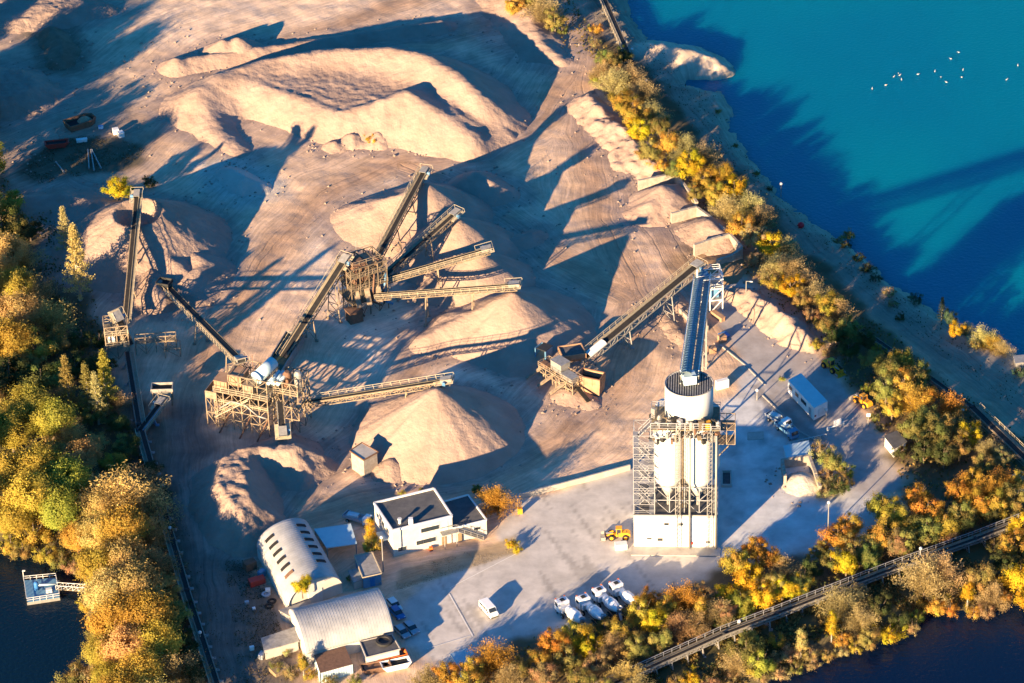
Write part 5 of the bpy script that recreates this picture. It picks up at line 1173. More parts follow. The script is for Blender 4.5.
# poles, signs, lamps
def pole(px, py, h, label, kind='lamp', nm='street_lamp', cat='lamp post'):
    c = U(px, py, 0); t = thing(nm, label, cat, (c.x, c.y, 0))
    MB().tube((0, 0, -.3), (0, 0, h), .13, .09, n=8).build('pole', M['steelg'], t)
    if kind == 'lamp': m = MB(); m.bar((0, 0, h), (.9, -.3, h+.1), .1); m.build('arm', M['steelg'], t); MB().box(1.1, -.36, h+.1, .7, .3, .14, -.3).build('lamp_head', M['silo'], t)
    elif kind == 'sign': MB().box(0, -.05, h-.4, .8, .06, .8).build('sign_plate', M['vanw'], t)
    else: MB().lathe((0, 0, h), [(.35, 0), (.35, .3), (.1, .5)], 12).build('cap', M['silo'], t)
pole(383.5, 572, 8.5, 'tall grey lamp post between office and small grey shed', 'cap')
pole(746, 300, 5, 'lamp post by the paved road right of the transfer tower'); pole(739, 634, 3, 'small lamp on a post beside the long belt above the canal', 'cap'); pole(868, 427, 3.5, 'white sign plate on a post at the road edge below the yellow loader', 'sign', 'signpost', 'sign')
pole(171, 540, 3, 'white capped post beside the ground belt, upper of two', 'cap', 'marker_post', 'post'); pole(201, 645, 3, 'white capped post beside the ground belt, lower of two', 'cap', 'marker_post', 'post')
pole(978, 491, 4, 'short pale post among orange trees near the right edge', 'cap', 'marker_post', 'post'); pole(781, 196, 3.2, 'thin post at the lake shore above the red ball', 'cap', 'marker_post', 'post'); pole(962, 422, 3, 'round white lamp beside the truss belt at right', 'cap')
pole(828, 521+10, 7, 'tall wooden pole among the trees below the gravel bay', 'cap', 'utility_pole', 'pole'); pole(920, 565, 4, 'small post beside the long belt line at the pale trees', 'cap', 'marker_post', 'post')
pole(632, 60, 3, 'post at the end of the belt near the headland', 'cap', 'marker_post', 'post'); pole(646, 88, 2, 'white post head on the tree belt above the lakeside track', 'cap', 'marker_post', 'post')
pole(826, 419, 2.2, 'red and white post at the end of the office trailer', 'cap', 'marker_post', 'post'); pole(757, 400, 2.4, 'thin post near the slurry covered yard', 'cap', 'marker_post', 'post')
c = U(801, 227, .2); o = MB().lathe((0, 0, -.2), [(.15, 0), (.62, .3), (.8, .75), (.62, 1.2), (.15, 1.5)], 16).build('buoy_ball', M['red'] and mat('signal_red', (.8, .02, .03), .5, scale=1), None, True); o.location = c; tag(o, 'bright red ball lying on the bank of the lakeside track', 'buoy')
# barrier with white board
def barrier():
    A, B = U(828, 432, 0), U(843, 426, 0); c = A; d = B-A; t = thing('gate_barrier', 'white gate barrier with white board across the yard entrance', 'barrier', c, math.atan2(d.y, d.x)); L = d.length
    MB().box(L/2, 0, .9, L, .15, .2).build('bar', M['vanw'], t)
    for x in (0, L): MB().box(x, 0, .5, .4, .4, 1.3).build('post', M['silo'], t)
    MB().box(L*.6, -.15, 1.6, 1.9, .1, 1.6).build('board', M['vanw'], t)
    A, B = U(786, 443, .8), U(826, 434, .8); 
    c = Vector((A.x, A.y, 0)); t = thing('low_fence', 'thin low rail fence left of the gate barrier', 'fence', c); m = MB(); m.bar(A-c, B-c, .1); m.build('rail', M['silo'], t); p = MB()
    for i in range(8): q = (A-c).lerp(B-c, i/7); p.bar((q.x, q.y, -.2), (q.x, q.y, .85), .1)
    p.build('posts', M['silo'], t)
barrier()
# concrete pit and frames in the shaded yard
for (pts, h, lab) in (([(722, 473), (731, 473), (731, 487), (722, 487)], .7, 'square concrete wash basin just right of the white tower'), ([(748, 433), (763, 432), (763, 439), (748, 440)], .12, 'low rectangular drain frame in the shaded slurry yard')):
    q0 = P2(pts); c = Vector((*q0[0], 0)); t = thing('wash_basin', lab, 'basin', c); m = MB(); q = [(x-c.x, y-c.y) for x, y in q0]
    for a, b in zip(q, q[1:]+q[:1]): m.bar((*a, h/2), (*b, h/2), .3, h)
    m.build('basin_edge', M['conc'], t); MB().prism(q, -.1, .12 if h > .5 else .1).build('basin_floor', M['felt' if h > .5 else 'conc'], t)
# blue sheds among lower trees
flatshed('blue_roof_hut', 'bright blue grey roof half hidden between orange trees at the bottom', [(451, 654), (470, 648), (480, 664), (462, 671)], 2.4, 'bluesteel', 'teal', 'hut')
flatshed('lake_hut', 'small grey hut on the bank at the right edge', [(1014, 356), (1024, 355), (1027, 361), (1016, 363)], 1.6, 'steelg', 'steelg', 'hut')
flatshed('shore_hut', 'pale blue hut among trees at the right edge beside the truss belt', [(1010, 476), (1022, 472), (1030, 481), (1016, 487)], 2.4, 'silo', 'teal', 'hut')
# birds on the lake
def bird_mesh():
    m = MB(); P_ = [(-.42, .03, .1), (-.3, .12, .14), (-.1, .2, .18), (.12, .19, .18), (.28, .1, .2), (.33, .07, .32), (.36, .065, .42), (.46, .06, .44), (.56, .015, .42)]
    k = 8; vs = []
    for x, r, z in P_:
        for i in range(k): a = 2*math.pi*i/k; vs.append((x, r*math.cos(a), z+r*.8*math.sin(a)))
    n = len(P_); fs = [(i*k+j, i*k+(j+1) % k, (i+1)*k+(j+1) % k, (i+1)*k+j) for i in range(n-1) for j in range(k)]+[tuple(range(k-1, -1, -1)), tuple((n-1)*k+j for j in range(k))]
    return m.add([(x*.8, y*.8, z*.8) for x, y, z in vs], fs)
b0 = None; rb = random.Random(8)
for i, (cx, cy) in enumerate([(506, 303), (552, 291), (580, 262), (596, 250), (600, 257), (606, 272), (662, 254), (720, 244), (741, 263), (759, 281), (774, 201), (801, 179), (816, 239), (811, 264), (965, 272), (1003, 224)]):
    p = U(724+cx/3.413, cy/3.413, WL)
    if b0 is None: b0 = bird_mesh().build('water_bird', M['bird'], None, True); o = b0
    else: o = b0.copy(); col.objects.link(o)
    o.location = (p.x, p.y, WL-.06); o.rotation_euler.z = rb.uniform(0, 6.28)
    tag(o, 'white water bird swimming in the scattered flock on the turquoise lake', 'bird', 'white birds swimming on the lake')

# ------------------------------------------------------------------ trees
def leaf_mat():
    m = bpy.data.materials.new('foliage'); m.use_nodes = True; nt = m.node_tree; N = nt.nodes.new; L = nt.links.new
    out = nt.nodes['Material Output']; nt.nodes.remove(nt.nodes['Principled BSDF'])
    oi = N('ShaderNodeObjectInfo'); at = N('ShaderNodeAttribute'); at.attribute_name = 'tint'
    mu = N('ShaderNodeMix'); mu.data_type = 'RGBA'; mu.blend_type = 'MULTIPLY'; mu.inputs[0].default_value = 1
    L(oi.outputs['Color'], mu.inputs[6]); L(at.outputs['Color'], mu.inputs[7])
    d = N('ShaderNodeBsdfDiffuse'); t = N('ShaderNodeBsdfTranslucent'); L(mu.outputs[2], d.inputs[0]); L(mu.outputs[2], t.inputs[0])
    mx = N('ShaderNodeMixShader'); mx.inputs[0].default_value = .42; L(d.outputs[0], mx.inputs[1]); L(t.outputs[0], mx.inputs[2]); L(mx.outputs[0], out.inputs[0])
    return m
LM = leaf_mat()
def leaves_mesh(name, pts, nrm, size, tint, asp=1.0):
    """pts Nx3, nrm Nx3 (plane normal), size N, tint Nx3"""
    n = len(pts); r = np.random.RandomState(n % 9999)
    v = r.randn(n, 3); a = np.cross(nrm, v); a /= np.linalg.norm(a, axis=1)[:, None]+1e-9; b = np.cross(nrm, a); b /= np.linalg.norm(b, axis=1)[:, None]+1e-9
    k_ = .54 if 'willow' in name or 'twiggy' in name else .62; a = a*size[:, None]*asp*k_; b = b*size[:, None]/asp*k_
    q = np.stack([pts-a*.5-b*.1, pts-b*.5+a*.05, pts+a*.5+b*.12, pts+b*.5-a*.08], 1).reshape(-1, 3)
    me = bpy.data.meshes.new(name); np_mesh(me, q, np.arange(4*n).reshape(-1, 4)); me.materials.append(LM)
    ca = me.color_attributes.new('tint', 'FLOAT_COLOR', 'POINT'); ca.data.foreach_set('color', np.repeat(np.concatenate([tint, np.ones((n, 1))], 1), 4, 0).astype(np.float32).ravel())
    return me
def crown_mesh(kind, seed, n=2300):
    r = np.random.RandomState(seed)
    P, Nn, Sz, T = [], [], [], []
    if kind in ('round', 'broad', 'column', 'bush'):
        sx, sz = {'round': (1, 1.05), 'broad': (1.15, .8), 'column': (.52, 1.5), 'bush': (1.1, .65)}[kind]
        nc = {'round': 46, 'broad': 56, 'column': 40, 'bush': 34}[kind]
        lob = r.rand(6)*6.28
        for c in range(nc):
            v = r.randn(3); v /= np.linalg.norm(v); rad = (.35+.62*r.rand()**.5)
            if v[2] < -.4: v[2] *= .4
            wob = 1+.22*math.sin(3*math.atan2(v[1], v[0])+lob[0])+.16*math.sin(5*v[2]+lob[1])
            ctr = v*rad*wob*np.array([sx, sx, sz])
            if kind == 'column': ctr[:2] *= (1-.45*abs(ctr[2]/sz+.1))
            cr_ = r.uniform(.14, .3); m = int(n/nc*r.uniform(.6, 1.4)); w_ = r.randn(m, 3)*cr_*.55
            P.append(ctr+w_); d = w_/(np.linalg.norm(w_, axis=1)[:, None]+.01)*1.1+v*.9+r.randn(m, 3)*.3+np.array([0, 0, .25]); Nn.append(d); Sz.append(r.uniform(.07, .15, m))
            tc = r.uniform(.8, 1.2); hue = r.uniform(-.14, .14); tt = np.ones((m, 3))*tc*r.uniform(.88, 1.12, (m, 1)); tt[:, 0] *= 1+hue; tt[:, 1] *= 1-hue*.5; T.append(tt)
    elif kind == 'twiggy':
        ns = 60
        for c in range(ns):
            az = r.rand()*6.28; el = r.uniform(.15, 1.5); v = np.array([math.cos(az)*math.cos(el), math.sin(az)*math.cos(el), math.sin(el)]); L_ = r.uniform(.75, 1.2)
            m = int(n/ns); s_ = r.rand(m)**.7; 
            p = np.array([0, 0, -.75])+v[None]*(s_*L_*1.55)[:, None]*np.array([1, 1, 1.1]); p += r.randn(m, 3)*(.03+.12*s_)[:, None]
            d = np.cross(v[None]+r.randn(m, 3)*.25, r.randn(m, 3)); P.append(p); Nn.append(d); Sz.append(r.uniform(.06, .15, m)); T.append(np.ones((m, 3))*r.uniform(.75, 1.2)*r.uniform(.7, 1.3, (m, 1)))
    elif kind == 'willow':
        ns = 52
        for c in range(ns):
            az = r.rand()*6.28; q = r.rand()**.5; top = np.array([math.cos(az)*q*.95, math.sin(az)*q*.95, 1.15*math.sqrt(max(0, 1-q*q*.8))-.1+r.uniform(-.12, .12)])
            root = top*np.array([.35, .35, 0])+np.array([0, 0, -.7]); m = int(n/ns); s_ = r.rand(m)**.45
            p = root+(top-root)*s_[:, None]+r.randn(m, 3)*(.05+.085*s_)[:, None]*np.array([1, 1, 1.4]); v = (top-root)/np.linalg.norm(top-root)
            P.append(p); Nn.append(r.randn(m, 3)*.38+np.array([math.cos(az), math.sin(az), .5])*.9); Sz.append(r.uniform(.07, .14, m)); h_ = r.uniform(-.15, .15); tt = np.ones((m, 3))*r.uniform(.85, 1.15)*r.uniform(.88, 1.12, (m, 1)); tt[:, 0] *= 1+h_*.7; T.append(tt)
    elif kind == 'conifer':
        for k in range(60):
            h_ = -1.1+2.7*(k/60)**.9; R_ = (.62*(1-(h_+1.1)/2.75)+.05)*r.uniform(.75, 1.15); az = k*2.4; m = int(n/60); s_ = r.rand(m)**.7
            p = np.stack([np.cos(az)*R_*s_, np.sin(az)*R_*s_, h_+.18*s_+0*s_], 1)+r.randn(m, 3)*.045; P.append(p); Nn.append(r.randn(m, 3)+np.array([0, 0, 1])); Sz.append(r.uniform(.05, .1, m)); T.append(np.ones((m, 3))*r.uniform(.7, 1.3, (m, 1)))
    P = np.concatenate(P); Nn = np.concatenate(Nn); Sz = np.concatenate(Sz); T = np.concatenate(T)
    return leaves_mesh('crown_'+kind, P, Nn, Sz, T, 1.9 if kind == 'twiggy' else 1.5 if kind == 'willow' else 1.15)
def trunk_mesh(kind, seed):
    r = random.Random(seed); m = MB(); low = {'column': -1.9, 'conifer': -1.5, 'bush': -.75}.get(kind, -1.5)
    pts = [Vector((0, 0, low)), Vector((r.uniform(-.03, .03), r.uniform(-.03, .03), -.6)), Vector((r.uniform(-.06, .06), r.uniform(-.06, .06), .2)), Vector((r.uniform(-.1, .1), r.uniform(-.1, .1), 1.4 if kind == 'conifer' else .85))]
    rad = [.075, .06, .04, .008]
    for i in range(3): m.tube(pts[i], pts[i+1], rad[i], rad[i+1], 7, caps=False)
    nb = 16 if kind in ('twiggy', 'willow') else 10
    for i in range(nb):
        az = i*2.4+r.random(); z = r.uniform(-.8, .3); L_ = r.uniform(.5, .9); up = r.uniform(.4, 1.1) if kind != 'conifer' else .15
        if kind == 'column': L_ *= .5; up = 1.2
        if kind == 'conifer': L_ *= .4
        a = Vector((0, 0, z)); b = a+Vector((math.cos(az)*L_*.55, math.sin(az)*L_*.55, L_*up*.5)); c = b+Vector((math.cos(az+.3)*L_*.35, math.sin(az+.3)*L_*.35, L_*up*.6))
        m.tube(a, b, .03, .018, 5, caps=False); m.tube(b, c, .018, .004, 4, caps=False)
    me = bpy.data.meshes.new('trunk_'+kind); me.from_pydata(m.v, [], m.f); me.materials.append(M['birch' if kind in ('conifer', 'column') else 'bark']); return me
CR = {k: [crown_mesh(k, s, n) for s in range(nv)] for k, nv, n in (('round', 4, 9500), ('broad', 3, 10500), ('column', 2, 4800), ('bush', 3, 3800), ('twiggy', 3, 12000), ('willow', 4, 18000), ('conifer', 2, 6000))}
TR = {k: [trunk_mesh(k, s) for s in range(2)] for k in CR}
COLS = {'gold': (.46, .32, .06), 'yellow': (.54, .38, .03), 'orange': (.46, .25, .045), 'peach': (.50, .36, .13), 'tan': (.42, .33, .15), 'green': (.20, .205, .06), 'ygreen': (.36, .33, .06), 'olive': (.30, .245, .075), 'dkgreen': (.085, .095, .035), 'brown': (.34, .24, .11), 'paleyellow': (.50, .41, .15), 'blueg': (.08, .12, .07)}
CN = {'gold': 'golden', 'yellow': 'bright yellow', 'orange': 'orange', 'peach': 'peach brown', 'tan': 'tan', 'green': 'green', 'ygreen': 'yellow green', 'olive': 'olive', 'dkgreen': 'dark green', 'brown': 'reddish brown', 'paleyellow': 'pale yellow', 'blueg': 'bluish'}
KN = {'round': 'round tree', 'broad': 'spreading tree', 'column': 'narrow tree', 'bush': 'bush', 'twiggy': 'twiggy tree', 'willow': 'feathery tree', 'conifer': 'slender conifer'}
NM = {'round': 'autumn_tree', 'broad': 'broad_tree', 'column': 'upright_tree', 'bush': 'shrub', 'twiggy': 'bare_tree', 'willow': 'willow_tree', 'conifer': 'conifer_tree'}
TREES = []
def T_(zone, s, grow_=1.0, axis=0):
    for ln in s.strip().split('\n'):
        for it in ln.split(';'):
            it = it.split()
            if not it: continue
            TREES.append((float(it[0]), float(it[1]), float(it[2])*grow_, it[3], it[4] if len(it) > 4 else 'round', zone, axis, float(it[5]) if len(it) > 5 else 0))
T_('in the left forest', '''
6 205 13 ygreen broad; 12 228 14 green round; 4 258 17 peach willow; 22 258 13 peach twiggy; 30 232 10 dkgreen round; 30 292 14 brown twiggy; 15 288 16 ygreen willow
18 318 20 peach willow; 46 322 17 peach twiggy; 8 345 20 gold willow; 36 350 16 ygreen round; 60 310 10 dkgreen round; 55 345 12 olive round; 10 378 20 dkgreen broad; 42 382 17 green broad; 28 365 13 olive round
68 392 19 olive conifer; 88 398 18 olive conifer; 106 390 21 ygreen conifer; 97 405 17 tan conifer; 113 404 11 tan twiggy; 92 415 12 green round; 75 368 12 dkgreen broad; 98 365 11 dkgreen broad; 82 340 11 dkgreen bush; 100 340 9 dkgreen bush; 118 425 11 dkgreen round; 128 450 11 dkgreen round
28 412 19 ygreen willow; 52 424 19 ygreen willow; 12 435 18 gold willow; 66 440 13 peach twiggy; 94 445 11 peach round; 82 462 16 peach willow; 115 467 11 ygreen round; 124 448 10 olive round; 56 400 12 brown twiggy
8 478 20 gold willow; 38 470 20 gold willow; 30 502 22 gold willow; 68 484 18 ygreen willow; 58 515 19 ygreen willow; 10 518 18 gold willow; 77 540 14 gold willow; 34 532 15 gold bush; 10 540 12 gold bush; 22 546 10 olive bush; 46 550 10 gold bush; 62 556 9 olive bush; 74 562 8 brown bush; 86 600 8 gold bush; 94 628 8 olive bush; 98 488 14 tan twiggy; 62 455 13 olive round; 88 520 14 olive round
120 500 26 peach twiggy; 148 508 18 brown twiggy; 140 482 14 brown twiggy; 100 512 16 peach willow; 98 540 17 peach willow; 124 536 22 gold willow; 148 535 15 peach twiggy
98 572 19 gold willow; 124 568 20 peach willow; 150 565 17 brown twiggy; 108 598 21 paleyellow willow; 136 596 22 peach willow; 160 592 16 olive round; 116 626 21 gold willow; 146 622 22 gold willow; 170 618 15 olive round
126 652 20 peach willow; 158 648 20 gold willow; 100 655 15 ygreen willow; 180 645 13 dkgreen round; 140 678 20 gold willow; 172 674 18 brown twiggy; 106 680 14 gold willow; 76 676 12 olive bush; 192 672 12 dkgreen round; 90 675 11 tan bush
150 470 9 dkgreen round; 160 495 8 dkgreen bush; 165 530 8 dkgreen bush; 175 570 8 dkgreen bush; 186 610 8 dkgreen bush; 118 700 20 gold willow; 160 705 20 peach willow; 60 700 12 olive bush
''', 1, 1)
T_('by the crater cone', '''118 190 12 yellow round; 77 270 25 paleyellow conifer; 65 236 15 tan conifer; 150 184 6 dkgreen bush; 148 180 5 dkgreen bush''')
T_('in the long lakeside tree belt', '''
515 6 10 gold round; 530 2 11 olive broad; 543 14 12 tan twiggy; 555 24 10 olive round; 562 32 6 green bush; 525 -8 11 gold round; 505 -8 9 tan round; 596 30 6 orange bush; 595 44 5 brown bush; 604 60 7 green round
603 74 9 tan twiggy; 613 66 9 olive round; 624 58 8 dkgreen round; 612 86 11 tan twiggy; 628 78 10 tan twiggy; 596 80 6 ygreen bush; 622 104 12 gold round; 642 96 11 tan twiggy; 636 118 11 gold broad; 652 116 10 tan twiggy; 640 132 11 yellow broad; 660 130 10 olive round
650 152 12 olive broad; 668 146 12 gold round; 660 166 9 gold bush; 684 152 12 tan twiggy; 690 168 12 yellow round; 676 172 9 green round; 706 160 11 tan twiggy; 704 184 11 gold broad; 720 176 11 orange round; 696 196 8 olive round
716 198 10 ygreen round; 734 192 12 yellow broad; 728 212 11 tan twiggy; 748 208 11 tan twiggy; 742 228 11 gold broad; 756 240 11 tan round; 760 222 10 tan twiggy; 770 246 12 yellow round; 756 260 9 tan bush; 784 252 11 tan twiggy
776 268 10 tan twiggy; 792 270 11 tan twiggy; 774 284 9 ygreen bush; 790 290 10 yellow round; 806 284 10 tan twiggy; 802 302 9 olive round; 816 298 10 tan twiggy; 828 306 11 gold round; 812 318 9 brown bush; 826 326 9 olive round; 840 312 10 tan twiggy
836 336 9 dkgreen round; 850 330 10 olive round; 848 350 10 dkgreen round; 866 342 9 dkgreen round; 874 362 10 olive round; 878 352 7 gold bush; 816 344 7 ygreen bush; 765 275 7 brown bush; 830 352 7 brown bush
''', 1.05, 1)
T_('in the entrance road clump', '''
890 372 13 olive round; 902 362 12 ygreen broad; 886 392 13 olive broad; 904 388 14 gold broad; 918 378 11 olive round; 892 410 11 gold round; 912 404 13 gold twiggy; 926 398 11 orange round; 928 422 14 green broad; 912 430 13 green round; 936 440 14 green round; 948 410 12 orange twiggy
954 428 11 olive round; 970 438 11 yellow round; 960 448 12 olive round; 924 452 12 dkgreen round; 944 458 11 dkgreen round; 868 388 6 ygreen bush; 874 418 6 green bush; 880 428 5 brown bush; 900 455 8 dkgreen bush; 990 452 9 tan twiggy; 984 468 10 olive round; 1004 460 9 tan round
''')
T_('on the shaded lake shore', '''
838 236 5 tan bush; 848 230 6 olive bush; 846 244 5 dkgreen bush; 858 256 6 dkgreen bush; 868 268 6 dkgreen bush; 876 278 6 blueg bush; 889 294 6 tan bush; 893 304 5 brown bush; 916 298 7 blueg bush; 942 312 8 blueg conifer; 950 320 7 blueg round; 956 332 7 yellow round; 966 328 6 tan twiggy; 984 336 9 paleyellow twiggy; 994 340 8 gold twiggy; 1004 346 7 tan twiggy; 900 318 5 dkgreen bush; 975 347 5 olive bush; 1020 372 7 blueg bush
718 112 3 olive bush; 736 142 3 olive bush; 770 186 3 dkgreen bush; 757 170 3 olive bush
''')
T_('near the yard buildings', '''370 534 10 yellow column; 372 545 10 gold round; 302 589 9 yellow round 6.5; 498 503 13 orange twiggy; 490 498 8 brown round; 477 490 5 green round; 512 544 6 yellow bush; 517 550 5 yellow bush; 303 664 9 gold column; 292 674 9 brown bush; 311 676 7 gold bush; 276 668 6 olive bush; 355 682 7 green bush; 376 582 4 tan bush
402 493 3 ygreen bush; 421 489 2.5 green bush; 330 683 7 olive bush; 286 652 5 tan bush; 350 579 4 olive bush; 820 452 11 tan bush; 832 464 11 olive round; 828 478 11 brown bush; 846 472 9 ygreen bush; 838 488 10 dkgreen bush; 826 492 9 brown bush; 844 484 9 olive bush; 782 379 3 ygreen bush; 371 140 6 yellow bush''')
T_('above the long belt line', '''
430 684 12 brown twiggy; 448 678 12 orange round; 470 688 12 gold round; 492 664 15 orange twiggy; 508 680 12 tan twiggy; 474 672 11 gold round; 522 672 11 olive round; 540 662 11 gold round; 554 646 14 orange round; 574 636 14 gold broad; 588 648 13 yellow broad; 566 662 14 olive broad; 596 666 12 brown round; 546 680 12 brown round; 580 682 12 olive round; 612 652 12 brown twiggy
604 630 10 olive round; 622 634 12 gold round; 640 616 13 gold broad; 656 626 12 yellow round; 650 602 10 orange round; 636 650 13 olive broad; 668 610 12 gold broad; 684 602 14 orange twiggy; 700 612 12 gold column; 676 630 12 brown twiggy; 692 640 12 brown twiggy; 660 648 11 olive round; 716 624 12 tan twiggy; 706 598 10 brown round
726 596 10 yellow round; 736 564 15 gold broad; 756 552 12 orange round; 772 562 13 orange broad; 750 580 14 yellow broad; 770 588 12 olive round; 786 576 12 brown twiggy; 740 604 12 ygreen broad; 762 606 12 yellow broad; 782 600 12 yellow broad; 800 588 12 green broad; 726 618 10 brown round; 744 622 9 ygreen bush; 802 606 9 yellow round; 722 636 9 green bush; 700 648 9 brown bush
812 570 10 dkgreen round; 820 554 9 olive round; 838 540 14 orange broad; 850 528 12 gold round; 854 552 12 olive round; 830 562 11 green round; 846 574 12 yellow round; 868 568 12 green broad; 882 508 14 ygreen broad; 894 520 12 gold round; 886 536 15 gold broad; 872 548 12 olive broad; 904 550 13 olive round; 896 566 12 brown round
918 498 13 orange broad; 928 514 14 orange broad; 908 530 11 gold round; 926 538 14 green broad; 944 528 13 gold broad; 958 496 12 orange round; 972 484 13 orange broad; 988 494 14 orange twiggy; 1002 486 12 orange twiggy; 976 508 13 orange round; 996 508 12 gold round; 960 518 12 olive round; 946 548 10 brown bush; 1014 500 12 olive round; 1020 484 10 gold round; 990 524 10 dkgreen round; 1012 516 9 brown bush; 966 532 10 dkgreen round
''')
T_('below the long belt line', '''
746 652 15 green broad; 758 662 14 ygreen broad; 736 664 11 tan twiggy; 748 640 9 olive round; 776 642 9 orange bush; 786 652 10 tan bush; 801 640 10 paleyellow column; 810 650 9 peach bush; 770 660 9 brown bush; 730 676 9 brown bush; 690 678 9 yellow bush; 676 684 9 olive bush; 712 684 9 brown bush
832 626 10 yellow column; 844 606 14 tan twiggy; 842 636 9 gold bush; 862 618 12 tan twiggy; 868 634 10 olive broad; 880 608 11 dkgreen round; 890 628 12 yellow bush; 900 616 9 dkgreen round; 912 622 9 brown bush; 918 612 8 ygreen bush; 856 596 9 brown twiggy
924 580 18 tan twiggy; 944 574 15 tan twiggy; 936 600 12 gold bush; 950 604 10 orange bush; 968 588 11 yellow column; 980 578 13 olive round; 992 592 11 tan twiggy; 986 606 9 brown bush; 974 606 8 gold bush; 1006 566 12 dkgreen round; 1014 548 13 gold broad; 1020 574 16 yellow broad; 1004 590 10 orange bush; 1024 530 14 yellow broad; 1030 596 12 yellow broad; 994 546 9 olive bush
764 674 8 brown bush; 780 668 8 tan bush; 796 663 8 olive bush; 812 658 8 brown bush; 828 650 8 olive bush; 842 646 7 tan bush; 856 643 7 gold bush; 640 690 10 tan twiggy; 626 676 12 peach twiggy; 606 690 10 olive round
''')
# trees standing beyond the left edge of the frame (their shade lies over the pit)
rn = random.Random(21); OFF = ''
for (x, y, r_) in [(-25, 240, 19), (-20, 290, 20), (-30, 340, 21), (-15, 395, 20), (-25, 450, 21), (-18, 505, 20), (-35, 200, 17), (-55, 165, 17), (-60, 215, 18), (-80, 130, 18), (-95, 175, 18), (-110, 110, 15), (-75, 255, 19), (-120, 150, 18), (-150, 100, 17), (-165, 135, 18), (-190, 85, 16), (-205, 120, 17), (-230, 70, 15), (-60, 310, 20), (-65, 380, 20), (-250, 100, 16), (-140, 190, 18), (-100, 230, 19), (-22, 165, 22), (-30, 120, 21), (-45, 95, 21), (-70, 85, 21), (-18, 215, 22), (-60, 130, 22), (-115, 66, 20), ]:
    OFF += f'{x} {y} {r_} {rn.choice(["gold", "olive", "peach", "green"])} {rn.choice(["willow", "broad", "willow"])};'
T_('past the left end of the forest', OFF)
def terrain_z(x, y):
    j = int(np.searchsorted(xs, x)); i = int(np.searchsorted(ys, y)); return float(Z[min(i, ny-1), min(j, nx-1)])
from collections import defaultdict
ZR = {'round': (1.3, 1.05), 'broad': (1.15, .8), 'column': (1.7, 1.5), 'bush': (.62, .62), 'twiggy': (1.1, .9), 'willow': (1.35, 1.1), 'conifer': (1.35, 1.4)}
grp = defaultdict(list); rt = random.Random(77)
for tr in TREES: grp[(tr[5], tr[3], tr[4])].append(tr)
ORD = ['', 'second', 'third', 'fourth', 'fifth', 'sixth', 'seventh', 'eighth', 'ninth', 'tenth', 'eleventh', 'twelfth', 'thirteenth', 'fourteenth']
for (zone, cl, kind), L_ in grp.items():
    ax_ = L_[0][6]; L_.sort(key=lambda t: t[1] if ax_ else t[0])
    for i, (px, py, rp, _, _, _, _, zc) in enumerate(L_):
        s = SC(px, py); r_ = rp/s*(1.26 if 'left forest' in zone and kind != 'conifer' else 1.12); up, _h = ZR[kind]
        if zc: up = zc/r_/.92
        zf = 1.0
        if 'left forest' in zone and kind not in ('conifer', 'bush'): zf = .76; up *= zf
        ly = float(np.interp(px, [600, 724, 777, 856, 906, 976, 1022, 1110], [690, 634, 614, 583, 564, 539, 521, 490]))
        if zone.startswith('above') and px > 640: py = min(py, ly-5-rp*(1.3 if kind != 'bush' else .9))
        if zone.startswith('below') and rp < 14 and px > 640: py = max(py, ly+6+rp*1.0)
        p = U(px, py, up*r_*.92)
        gz = terrain_z(p.x, p.y)
        sz = 'large ' if rp > 15 else 'small ' if rp < 9 else ''
        end = ('topmost' if ax_ else 'leftmost') if i == 0 else ((ORD[i] if i < 14 else 'number %d' % (i+1))+(' from the top' if ax_ else ' from the left'))
        last = 'lowest' if ax_ else 'rightmost'
        base = f'{CN[cl]} {KN[kind]} {zone}'
        lab = base if len(L_) == 1 else f'{base}, {last if i == len(L_)-1 else end}'
        gb = {'in the left forest': 'trees of the left forest'}.get(zone, 'trees '+zone)
        t = thing(NM[kind], lab, 'shrub' if kind == 'bush' else 'tree', (p.x, p.y, max(gz, -1.5)), rt.uniform(0, 6.28), gb)
        c = bpy.data.objects.new('crown', rt.choice(CR[kind])); col.objects.link(c); c.parent = t
        k = bpy.data.objects.new('trunk', rt.choice(TR[kind])); col.objects.link(k); k.parent = t
        sc_ = (r_*rt.uniform(.94, 1.06), r_*rt.uniform(.94, 1.06), r_*rt.uniform(.93, 1.1)*zf)
        for o in (c, k): o.scale = sc_; o.location = (0, 0, up*r_)
        b = COLS[cl]; v = rt.uniform(.85, 1.18); h_ = rt.uniform(-.08, .08); c.color = (b[0]*v*(1+h_), b[1]*v*(1-h_), b[2]*v, 1)

